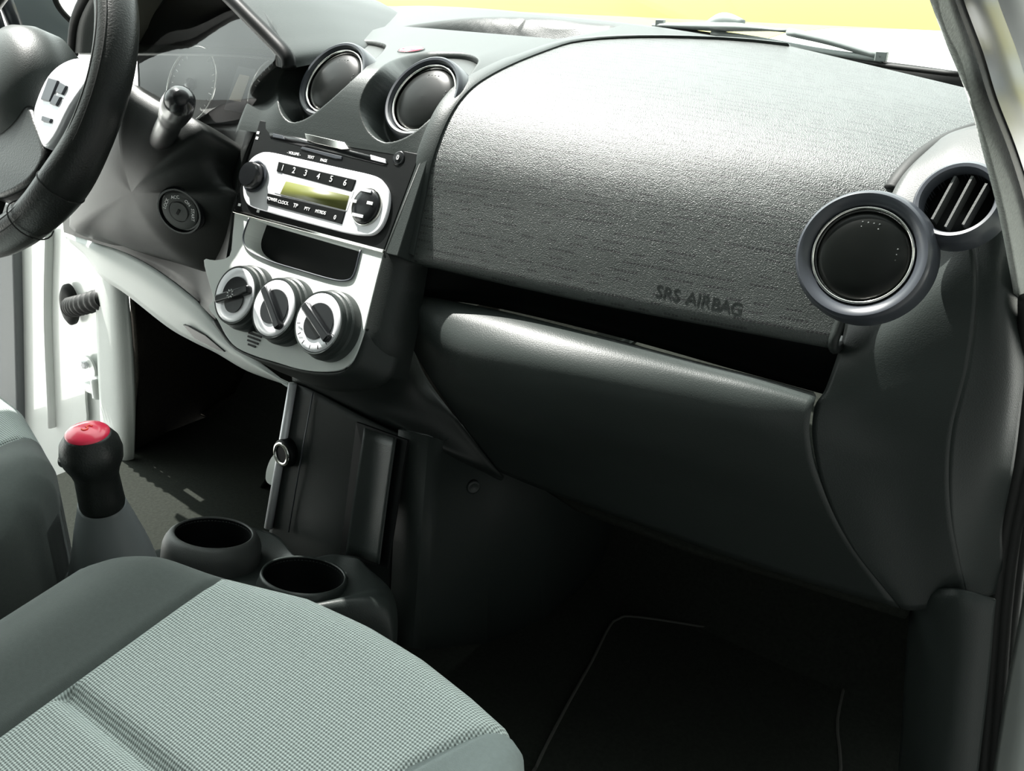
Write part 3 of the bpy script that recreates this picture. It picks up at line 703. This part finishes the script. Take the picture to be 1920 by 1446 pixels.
# ================================================================== steering wheel
sw_ = thing('steering_wheel', WC, 'black leather steering wheel with silver button spoke on the driver side', 'steering wheel')
def wp(px, py, off=0): return onp(px, py, WC+WN*off, WN)
RW, ecc = .185, 1
rim = [WC+V(1, 0, 0)*(RW*math.cos(a))+WU*(RW*math.sin(a)) for a in [2*math.pi*i/120 for i in range(121)]]
v, f = [], []
for i in range(120):
    c = rim[i]; rd_ = (c-WC).normalized()
    a_ = math.degrees(2*math.pi*i/120)
    th = .0205+.003*math.exp(-((a_-330)/14)**2)
    for k in range(20):
        an = 2*math.pi*k/20; sh = 1.0
        v.append(c+rd_*(th*math.cos(an))+WN*(th*1.12*math.sin(an)))
for i in range(120):
    for k in range(20): f.append([i*20+k, i*20+(k+1) % 20, ((i+1) % 120)*20+(k+1) % 20, ((i+1) % 120)*20+k])
rm = obj('rim', (v, f), M['leather'], sw_)
for an0, nm in ((R(60), 'a'), (R(95), 'b')):
    sm = [WC+(V(1, 0, 0)*math.cos(a)+WU*math.sin(a))*(RW+.0206*math.cos(an0))+WN*(.0206*1.12*math.sin(an0)) for a in [2*math.pi*i/90 for i in range(91)]]
    obj('stitching', tube(sm, .0008, 5, cap=False), M['rubber'], rm)
for an in (R(-32), R(-50)):
    c = WC+(V(1, 0, 0)*math.cos(an)+WU*math.sin(an))*RW; rd_ = (c-WC).normalized()
    obj('leather_seam', tube([c+rd_*(.0238*math.cos(t))+WN*(.0262*math.sin(t)) for t in [2*math.pi*i/24 for i in range(25)]], .0009, 5), M['rubber'], rm)
# hub and airbag pad
obj('airbag_hub', lathe(WC+WN*.0, WN, [(.070, -.045), (.082, -.02), (.080, .005), (.072, .022), (.055, .034), (.03, .040), (.0001, .042)], 64, sx=1.0, sy=.92), M['dash'], sw_)
SPK = [(150, 108), (118, 115), (88, 142), (66, 190), (62, 222), (78, 274), (100, 258), (130, 200), (175, 130)]
sk = obj('spoke_cover', prism([wp(a, b, .022) for a, b in spl2(SPK, 4, True)], WN, .03), M['silver'], sw_, bevel=.004, seg=3)
for q in (((90, 145), (108, 150), (92, 190), (75, 186)), ((112, 153), (124, 160), (115, 177), (103, 172)), ((101, 176), (113, 181), (104, 198), (92, 194)), ((78, 216), (96, 222), (92, 230), (76, 226))):
    obj('spoke_button', prism([wp(a, b, .0245) for a, b in q], WN, .006), M['ring'], sk, bevel=.001)
LS = [(-30, 200), (30, 196), (52, 196), (64, 225), (82, 290), (40, 350), (-30, 360)]
obj('lower_spoke', prism([wp(a, b, .018) for a, b in spl2(LS, 4, True)], WN, .035), M['leather'], sw_, bevel=.006, seg=3)
obj('spoke_bar', join(boxc(WC+V(.10, 0, -.01)-WN*.008, V(.075, 0, 0), WU*.022, WN*.007), boxc(WC-V(.10, 0, .01)-WN*.008, V(.075, 0, 0), WU*.022, WN*.007), boxc(WC-WU*.10-WN*.008, V(.03, 0, 0), WU*.08, WN*.007)), M['black'], sw_, bevel=.004)

# ================================================================== centre console
con = thing('centre_console', (.02, -.1, 0), 'dark plastic centre console rising from the floor to the dashboard', 'centre console')
tw = [[at(548, 718, y=.0), at(590, 735, y=-.002), at(665, 775, y=0), at(760, 822, y=.004)],
      [at(528, 850, y=-.022), at(570, 860, y=-.022), at(655, 900, y=-.018), at(750, 950, y=-.012)],
      [at(506, 990, y=-.05), at(545, 1005, y=-.05), at(640, 1040, y=-.05), at(738, 1102, y=-.03)],
      [at(490, 1100, y=-.06), at(530, 1110, y=-.06), at(630, 1130, y=-.06), at(732, 1200, y=-.04)]]
gg, _ = patch(tw, 6, 8); obj('tower', gg, M['dark'], con, solid=-.004)
# side wall along the passenger footwell
A = at(757, 820, y=.004); B = at(736, 1130, y=-.03)
sdw, _ = grid([[A+V(-.004, 0, .01), at(802, 815, y=.012), at(826, 825, y=.05), V(.150, .16, .36), V(.16, .27, .36), V(.17, .50, .36)],
               [at(738, 1100, y=-.03), at(778, 1108, y=-.024), at(798, 1112, y=.01), V(.150, .12, .17), V(.17, .2, .16), V(.18, .50, .14)],
               [at(732, 1200, y=-.035), at(770, 1210, y=-.03), at(790, 1215, y=.0), V(.16, .11, .0), V(.19, .2, .0), V(.2, .50, .0)]])
obj('side_panel', sdw, M['dash'], con, solid=.006)
lw, _ = grid([[at(548, 718, y=.0), V(-.09, .1, .36), V(-.09, .45, .36)], [at(506, 990, y=-.05), V(-.10, .1, .15), V(-.1, .45, .15)], [at(480, 1150, y=-.06), V(-.10, .1, .0), V(-.1, .45, 0)]])
obj('side_panel', lw, M['carpetb'], con, solid=.006)
obj('side_trim', tube([at(549, 719, y=-.004), at(527, 850, y=-.026), at(503, 990, y=-.054)], .0055, 10), M['silver'], con)
obj('groove', tube([at(587, 735, y=-.004), at(566, 850, y=-.024), at(541, 998, y=-.052)], .0009, 6), M['ring'], con)
# pocket
pw = obj('pocket_wall', prism([at(a, b, y=c_) for a, b, c_ in ((668, 792, -.006), (764, 826, -.006), (726, 1066, -.062), (637, 1040, -.060))], (0, -1, .1), .003), M['black'], con, smooth=False)
pk, _ = patch([[at(684, 802, y=-.010), at(712, 812, y=-.006), at(744, 822, y=-.010)], [at(666, 920, y=-.040), at(697, 930, y=-.034), at(727, 942, y=-.038)], [at(649, 1038, y=-.066), at(680, 1046, y=-.060), at(712, 1058, y=-.066)]], 6, 6)
obj('pocket', pk, M['dash'], con, solid=.002)
p, n = at(533, 850, y=-.028), Vector((-.05, -.99, .12)).normalized()
so = obj('power_socket', lathe(p, n, [(.0185, -.012), (.0185, .002), (.0165, .0045), (.0155, .0045)], 48), M['black'], con)
obj('socket_ring', lathe_open(p, n, [(.0160, .002), (.0152, .006), (.0118, .0065), (.0112, .004), (.0112, -.01)], 48), M['chrome'], so)
obj('socket_well', lathe_open(p, n, [(.0113, .003), (.0110, -.02), (.0001, -.0201)], 48), M['socket'], so)
# cup holders
def cup(px, py, z, ri, ro, raised, name):
    C = at(px, py, z=z); n = Vector((0, .24, .97)).normalized()
    o = obj(name, lathe_open(C, n, [(ri, -.004), (ri*1.01, .0005), (ri*1.05, .0012), (lerp(ri, ro, .6), -.003), (ro*.97, -.009), (ro, -.014), (ro*1.01, -.022), (ro*1.0, -raised)], 80), M['tanpad' if raised > .04 else 'dash'], con)
    obj('cup_well', lathe_open(C, n, [(ri*1.005, -.0005), (ri*.97, -.03), (ri*.84, -.0695), (.0001, -.0695)], 64), M['black'], o)
    return C
c1 = cup(401, 999, .222, .0435, .0565, .06, 'cup_holder')
c2 = cup(570, 1078, .222, .0440, .050, .03, 'cup_holder')
# console deck under and round the cups
dn = V(0, 0, -.13)
ra, rb, rc = at(690, 1072, z=.200), at(733, 1108, z=.198), at(722, 1165, z=.194)
dk = [[c1+V(-.075, .06, -.045), c1+V(.0, .085, -.045), at(560, 1046, z=.20), at(634, 1040, z=.202), ra, ra+V(.002, .004, -.13)],
      [c1+V(-.08, -.0, -.048), c1+V(.0, .0, -.045), c2+V(-.045, .02, -.03), c2+V(.03, .0, -.015), rb, rb+dn],
      [c1+V(-.08, -.10, -.048), c1+V(.0, -.1, -.045), c2+V(-.06, -.07, -.03), c2+V(.02, -.06, -.018), rc, rc+dn],
      [c1+V(-.08, -.10, -.2), c1+V(.0, -.1, -.2), c2+V(-.06, -.07, -.2), c2+V(.02, -.06, -.2), rc+V(-.01, 0, -.15), rc+V(-.01, 0, -.15)]]
gg, _ = patch(dk, 24, 18)
gg = (gg[0], [f_ for f_ in gg[1] if all(((sum((gg[0][i] for i in f_), Vector())/4-c_).xy.length > .046) for c_ in (c1, c2))])
obj('deck', gg, M['dash'], con, solid=-.004)
obj('screw', lathe(at(888, 914, x=.152), (1, -.6, 0), [(.009, -.004), (.009, .001), (.006, .0015), (.005, .0005), (.0001, .0005)], 32), M['dash'], con)

# pedal beyond the console
pd = thing('accelerator_pedal', at(512, 890, y=.16), 'small bright metal pedal plate hanging in the driver footwell behind console', 'pedal')
obj('pedal_plate', prism([at(a, b, y=.16) for a, b in spl2([(508, 858), (520, 850), (528, 870), (522, 906), (512, 912), (498, 902), (499, 880)], 4, True)], (0, -1, .2), .008), M['white'], pd, bevel=.002)
obj('pedal_arm', tube(spline([at(508, 890, y=.17), at(485, 930, y=.20), at(462, 965, y=.22)], 6), .008, 8, flat=.5), M['black'], pd)

# ================================================================== gear lever
K = at(172, 850, x=.0)
gl_ = thing('gear_lever', at(215, 1010, y=-.30), 'gear lever with black knob and glossy red top between the seats', 'gear lever')
kn = Vector((-.02, -.10, 1)).normalized(); kdir = (K-at(208, 1000, y=-.30)).normalized()
kt = at(164, 813, y=-.31); a2 = at(188, 925, y=-.305); kdir = (kt-a2).normalized(); L = (kt-a2).length
obj('knob', lathe(a2, kdir, [(.0195, -L*.22), (.0205, -L*.16), (.0200, L*.05), (.0195, L*.3), (.0215, L*.42), (.0262, L*.58), (.0272, L*.72), (.0255, L*.86), (.0205, L*.97), (.0195, L*1.0)], 48), M['leather'], gl_)
obj('knob_cap', lathe(kt, kdir, [(.0190, -.002), (.0190, .001), (.0165, .0035), (.009, .0055), (.0001, .006)], 48), M['red'], gl_)
text('gate_mark', '5', kt+kdir*.0062, kdir, (1, .2, 0), .014, M['needle'], gl_)
obj('collar_button', lathe(at(124, 862, y=-.32), (-1, -.3, 0), [(.008, -.006), (.008, .002), (.0001, .003)], 24), M['gloss'], gl_)
bpt = [at(190, 940, y=-.30), at(200, 990, y=-.295), at(212, 1050, y=-.29), at(218, 1120, y=-.285)]
obj('boot', tube(spline(bpt, 6), lambda t: .021+.030*t**1.1, 32), mat('grey_vinyl', (.17, .185, .19), .38), gl_)

# ================================================================== seats
FRONT = [(.050, -.44), (.055, -.385), (.070, -.345), (.094, -.317), (.125, -.300), (.19, -.281), (.265, -.262), (.33, -.257), (.386, -.258), (.44, -.264), (.475, -.270), (.495, -.279), (.512, -.300), (.525, -.330), (.532, -.375), (.535, -.44)]
def seat(dx, dy, dz, mir, label):
    sx = -1 if mir else 1
    t = thing('front_seat', V(sx*.30+dx, -.6+dy, .0), label, 'car seat', 'front seats')
    def yf(x): return itab(FRONT, x)
    XR = lambda y: max(.445, .487+(y+.262)*.45)
    def H(x, y, edge):
        z = .357+.16*(y+.28)
        z += .004*math.sin((x-.187)/.30*math.pi) if .187 < x < .487 else 0
        l = .014*math.exp(-((x-.125)/.045)**2); r_ = .010*math.exp(-((x-.505)/.03)**2)
        return z+(l+r_)*smooth01((-.26-y)/.10)
    def pt(x, s):
        """s metres back from front rim; negative runs down the front"""
        x0, x1 = .050, .535; Rf = .035; f0 = yf(x)
        ed = min(x-x0, x1-x); sdrop = 0
        Rs = .04
        if ed < Rs: sdrop = Rs-math.sqrt(max(0, Rs*Rs-(Rs-ed)**2))
        if s < 0: y, fd = f0+.0*s, Rf-s
        else: y = f0-s; fd = Rf-math.sqrt(max(0, Rf*Rf-(Rf-min(s, Rf))**2))
        z = H(x, y, 0)
        if s < 0: z = H(x, f0, 0)
        z -= max(fd, sdrop) if s >= 0 else fd+.0*sdrop
        if .187 < x < .487 or True:
            gv = .010*math.exp(-((y+.4415)/.0075)**2)*(1 if .188 < x < XR(y)-.001 else 0); z -= gv*(1 if s > 0 else 0)
        z -= .004*math.exp(-((x-.187)/.003)**2)*(1 if s > .02 else 0)+.004*math.exp(-((x-XR(y))/.003)**2)*(1 if s > .0 and x > .4 else 0)
        return V(sx*x+dx, y+dy, z+dz)
    S = [-.10, -.07, -.045, -.025, -.01, 0, .0005, .002, .005, .010, .017, .026, .035, .045, .06, .08, .10, .12] + [.125+.0025*i for i in range(40)] + [.23+.02*i for i in range(22)]
    def strip(name, xa, xb, n, m, par):
        rows = []
        for s in S:
            row = []
            for i in range(n+1):
                x = lerp(xa(s) if callable(xa) else xa, xb(s) if callable(xb) else xb, i/n); row.append(pt(x, s))
            rows.append(row)
        g, uv = grid(rows)
        uv = [(p.x, -p.y if k//(n+1) > 5 else -p.y+p.z) for k, p in enumerate(g[0])]
        return obj(name, g, m, par, uv=uv)
    xr = lambda s: XR(-.27-max(0, s))
    strip('side_bolster', lambda s: .050, .187, 40, M['fab'], t)
    strip('seat_insert', .187, xr, 90, M['weave'], t)
    rb_ = strip('side_bolster', xr, .535, 30, M['fabl'], t)
    obj('piping', tube([pt(.519-.0*q, .004+.012*q)+V(0, 0, .0006) for q in range(40)], .0011, 6), M['fab'], rb_)
    # piping seam round the front corner
    # plastic side and base
    obj('seat_base', box(min(sx*.09, sx*.51)+dx, -.92+dy, .03, max(sx*.09, sx*.51)+dx, -.33+dy, .27+dz), M['dark'], t, bevel=.01)
    outline = [(.052, -.90), (.052, -.44)]+FRONT[2:-2]+[(.533, -.44), (.533, -.90)]
    sk_, _ = grid([[V(sx*a+dx, b+dy, .345+.16*(b+.28)-.036+dz) for a, b in outline], [V(sx*a+dx, b+dy-.0, .24+.16*(b+.28)+dz) for a, b in outline]])
    obj('side_skirt', sk_, M['fab'], t)
    # backrest, behind the camera's view
    br, _ = patch([[V(sx*a+dx, b+dy, c_+dz) for a, b, c_ in ((.09, -.86+q, h_), (.18, -.90+q, h_), (.30, -.91+q, h_), (.42, -.90+q, h_), (.51, -.86+q, h_))] for q, h_ in ((.03, .28), (.0, .5), (-.06, .75), (-.12, .92))], 4, 4)
    obj('backrest', br, M['fab'], t, solid=.10)
    return t
seat(0, 0, 0, False, 'passenger seat in front with pale grey mesh centre panel and dark bolsters')
seat(.010, .015, .01, True, 'driver seat cushion at left edge beside the gear lever')

# ================================================================== driver's door and door opening
dr = thing('driver_door', at(100, 900, x=-.80), 'open driver door with white painted inner edge beyond the gear lever', 'car door')
de = [(32, 425), (205, 425), (205, 560), (200, 700), (200, 1000), (60, 1000), (45, 800), (36, 600)]
obj('door_edge', prism([at(a, b, y=.14) for a, b in de], (.3, -1, 0), .05), M['white'], dr, bevel=.004)
obj('edge_ridge', tube(spline([at(95, 430, y=.136), at(92, 600, y=.136), at(100, 800, y=.136)], 6), .012, 10, flat=.4), M['white'], dr)
obj('door_trim', prism([at(a, b, y=.12) for a, b in ((-120, 380), (22, 380), (28, 600), (33, 800), (30, 1000), (-120, 1000))], (.3, -1, 0), .05), mat('door_trim_grey', (.15, .16, .165), .6, grain=.3), dr, bevel=.006)
Cg = at(131, 571, y=.13)
gm = obj('harness_grommet', lathe(Cg, (.25, -.95, .05), [(.030, -.004), (.030, .004), (.025, .009), (.016, .010), (.0001, .010)], 40, sx=.66, sy=1.35), M['rubber'], dr)
path = spline([at(133, 576, y=.12), at(152, 572, y=.105), at(195, 560, y=.10)], 30)
obj('harness_bellows', tube(path, lambda t: .0175+.0022*math.sin(t*56), 16), M['rubber'], gm)
hg = obj('hinge_plate', prism([at(a, b, y=.128) for a, b in spl2([(150, 676), (160, 668), (172, 680), (178, 706), (160, 730), (162, 800), (136, 800), (136, 735), (140, 700)], 3, True)], (.3, -1, 0), .006), M['white'], dr, bevel=.0015)
obj('hinge_knuckle', lathe(at(181, 728, y=.11), (.1, 0, 1), [(.0001, .022), (.009, .022), (.0095, .018), (.009, -.018), (.0095, -.020), (.0001, -.022)], 24), M['white'], hg)
obj('hinge_arm', boxc(at(172, 728, y=.118), V(.016, 0, 0), V(0, 0, .010), V(0, -.006, 0)), M['white'], hg, bevel=.002)
obj('hinge_bolt', lathe(at(159, 684, y=.124), (.3, -1, 0), [(.008, -.002), (.008, .004), (.005, .005), (.0001, .005)], 6), M['silver'], hg, smooth=False)
# pillar beside the footwell
pl = [[(183, 420), (186, 560), (190, 700), (198, 850), (205, 1010)], [(205, 420), (215, 560), (222, 700), (228, 850), (228, 1010)], [(228, 430), (240, 540), (251, 660), (254, 800), (240, 1010)]]
gg, _ = patch([[at(a, b, y=(.10, .085, .10)[i]) for a, b in r_] for i, r_ in enumerate(pl)], 8, 6)
o = struct('trim_1', gg, mat('pillar_lining', (.62, .64, .62), .8, grain=.6), solid=-.006)  # sunlit brightness of the strip put into its pale colour
fw, _ = grid([[at(235, 430, y=.11), V(-.80, .55, .50), V(-.2, .58, .50)], [at(252, 700, y=.11), V(-.80, .55, .2), V(-.2, .58, .2)], [at(240, 1010, y=.11), V(-.80, .5, .0), V(-.2, .5, 0)], [at(235, 1150, y=.0), V(-.8, .3, -.01), V(-.2, .3, -.01)]])
struct('wall_front_footwell', fw, M['carpetb'], solid=.01)
# beyond the wheel: sail panel and pillar of the driver's side
sp_ = struct('trim_2', prism([at(a, b, x=-.80) for a, b in ((20, -60), (95, -60), (103, 0), (135, 42), (165, 62), (165, 95), (60, 100), (46, 70), (22, 0))], (1, -.3, 0), .03), mat('sail_panel_grey', (.17, .20, .21), .6), smooth=False, bevel=.004)
struct('trim_3', join(tube([at(-6, -40, x=-.79), at(14, 10, x=-.79), at(40, 78, x=-.79)], .012, 8), tube([at(-40, -40, x=-.79), at(-12, 20, x=-.79), at(10, 90, x=-.79)], .010, 8)), M['ring'])
obj_bits = struct('trim_4', tube(spline([at(96, -40, x=-.78), at(106, 5, x=-.78), at(130, 36, x=-.78), at(165, 62, x=-.78)], 5), .005, 8), M['rubber'])

# ================================================================== floor mat
mt = [at(a, b, z=.006) for a, b in spl2([(1005, 1440), (1060, 1330), (1110, 1240), (1140, 1180), (1158, 1162), (1200, 1158), (1400, 1190), (1560, 1220), (1585, 1260), (1570, 1350), (1552, 1500), (1300, 1600), (980, 1520)], 5, True)]
fm = thing('floor_mat', at(1300, 1330, z=.0), 'black carpet floor mat with thin stitched border in passenger footwell', 'floor mat')
obj('mat', prism(mt, (0, 0, 1), .005), M['carpet'], fm, smooth=False)
obj('binding', tube(mt+[mt[0]], .0022, 6), mat('mat_binding', (.045, .045, .04), .8), fm)

# ================================================================== passenger door opening
kk = [[(1742, 1106, .125), (1765, 1103, .115), (1795, 1104, .11), (1830, 1112, .112), (1868, 1126, .12)],
      [(1712, 1128, .14), (1750, 1130, .115), (1790, 1135, .105), (1828, 1145, .108), (1864, 1160, .12)],
      [(1703, 1170, .16), (1740, 1200, .125), (1785, 1230, .11), (1822, 1240, .112), (1857, 1250, .125)],
      [(1694, 1300, .16), (1730, 1320, .125), (1775, 1340, .11), (1812, 1345, .112), (1846, 1350, .125)],
      [(1682, 1480, .16), (1716, 1490, .125), (1755, 1500, .11), (1795, 1500, .112), (1828, 1500, .125)]]
gg, _ = patch([[at(a, b, y=c_) for a, b, c_ in r_] for r_ in kk], 6, 6)
struct('trim_5', gg, M['dash'], solid=-.004, label='dark grey kick panel at the front of the passenger door sill')
wr, _ = grid([[V(.72, .26, .40), V(.72, .58, .42)], [V(.74, .28, -.02), V(.74, .58, -.02)]])
struct('wall_right_footwell', wr, M['carpet'], solid=.01)
# door seal running down the opening
SEAL = [(1925, 560, .06), (1921, 700, .10), (1907, 860, .14), (1880, 1000, .16), (1864, 1130, .165), (1852, 1300, .17), (1836, 1500, .17)]
sp1 = [at(a, b, y=c_) for a, b, c_ in SEAL]
seal = struct('trim_6', join(tube(spline([at(a+2, b, y=c_) for a, b, c_ in SEAL], 6), .0065, 10), tube(spline([at(a+20, b, y=c_+.004) for a, b, c_ in SEAL], 6), .0075, 10), tube(spline([at(a+36, b+10, y=c_+.01) for a, b, c_ in SEAL], 6), .006, 10)), M['rubber'], label='black rubber door seal down the passenger door opening')
BW = [(1950, 900, .16), (1935, 1060, .17), (1915, 1180, .17), (1892, 1300, .17), (1866, 1460, .17), (1850, 1560, .17)]
gg, _ = patch([[at(a, b, y=c_) for a, b, c_ in BW], [at(a+60, b+10, y=c_-.03) for a, b, c_ in BW], [at(a+160, b+30, y=c_-.03) for a, b, c_ in BW]], 6, 6)
struct('trim_7', gg, M['white'], solid=-.004, label='white painted door sill at lower right corner')
# A-pillar: felt covered seal, groove, rubber, painted edge
AL = [(1728, -50, .635), (1743, 0, .640), (1775, 85, .645), (1813, 180, .655), (1846, 299, .665), (1874, 410, .672), (1896, 525, .677), (1902, 562, .679)]
AR = [(1785, -50, .640), (1795, 0, .645), (1832, 100, .652), (1858, 185, .662), (1898, 290, .672), (1930, 400, .679), (1950, 525, .684), (1950, 580, .686)]
def band(A_, B_, bulge):
    a = [at(p, q, x=x) for p, q, x in A_]; b = [at(p, q, x=x) for p, q, x in B_]
    mid = [(u_+v_)/2+V(-.0, -bulge, 0) for u_, v_ in zip(a, b)]
    return patch([a, mid, b], 6, 6)[0]
struct('trim_8', band(AL, AR, .008), M['felt'], solid=-.004, label='grey felt covered windshield pillar trim')
B2 = [(p+8, q, x+.003) for p, q, x in AR]; B3 = [(p+22, q-4, x+.005) for p, q, x in AR]
struct('trim_9', band([(p-4, q, x+.004) for p, q, x in AR], [(p+16, q, x+.006) for p, q, x in AR], -.004), M['rubber'])
struct('trim_10', band([(p+12, q, x+.006) for p, q, x in AR], [(p+78, q, x+.012) for p, q, x in AR], .010), M['ring'])
struct('trim_11', band([(p+76, q, x+.014) for p, q, x in AR], [(p+150, q, x+.03) for p, q, x in AR], .004), M['white'])

# ================================================================== wiper
wi = thing('windshield_wiper', at(1430, 60, y=.44), 'grey windshield wiper arm and blade resting on the glass base', 'windshield wiper')
def wy(l, y): return [at(a, b, y=y+0*a) for a, b in l]
def wpt(a, b, k=0): return at(a, b, y=lerp(.50, .33, (a-1100)/700)+k)
obj('arm', tube(spline([wpt(1225, 47), wpt(1330, 50), wpt(1400, 52), wpt(1478, 58)], 5), lambda t: .004+.007*math.sin(min(1, t*1.15)*math.pi), 8, flat=.5), M['wiper'], wi)
obj('arm_end', tube(spline([wpt(1325, 45, .01), wpt(1355, 38, .01), wpt(1395, 42, .01)], 5), lambda t: .003+.006*math.sin(t*math.pi), 8), M['wiper'], wi)
obj('bridge', tube(spline([wpt(1478, 60), wpt(1560, 78), wpt(1655, 106)], 5), .0045, 8), M['wiper'], wi)
obj('bridge', tube(spline([wpt(1335, 62), wpt(1420, 74), wpt(1540, 96), wpt(1655, 112)], 5), .0035, 8), M['wiper'], wi)
obj('clip', boxc(wpt(1653, 106), V(.006, 0, 0), V(0, .004, 0), V(0, 0, .005)), M['wiper'], wi, bevel=.001)
obj('clip', boxc(wpt(1238, 46), V(.006, 0, 0), V(0, .004, 0), V(0, 0, .006)), M['wiper'], wi, bevel=.001)
obj('blade', tube(spline([wpt(1230, 50), wpt(1400, 76), wpt(1560, 106), wpt(1655, 122), wpt(1800, 140)], 5), .0028, 6), M['rubber'], wi)
struct('trim_12', prism([at(a, b, y=.43) for a, b in ((1400, 82), (1500, 95), (1600, 108), (1700, 121), (1840, 140), (1840, 200), (1700, 175), (1500, 125))], (0, -1, 0), .006), M['rubber'], label='black cowl strip at the base of the windshield')
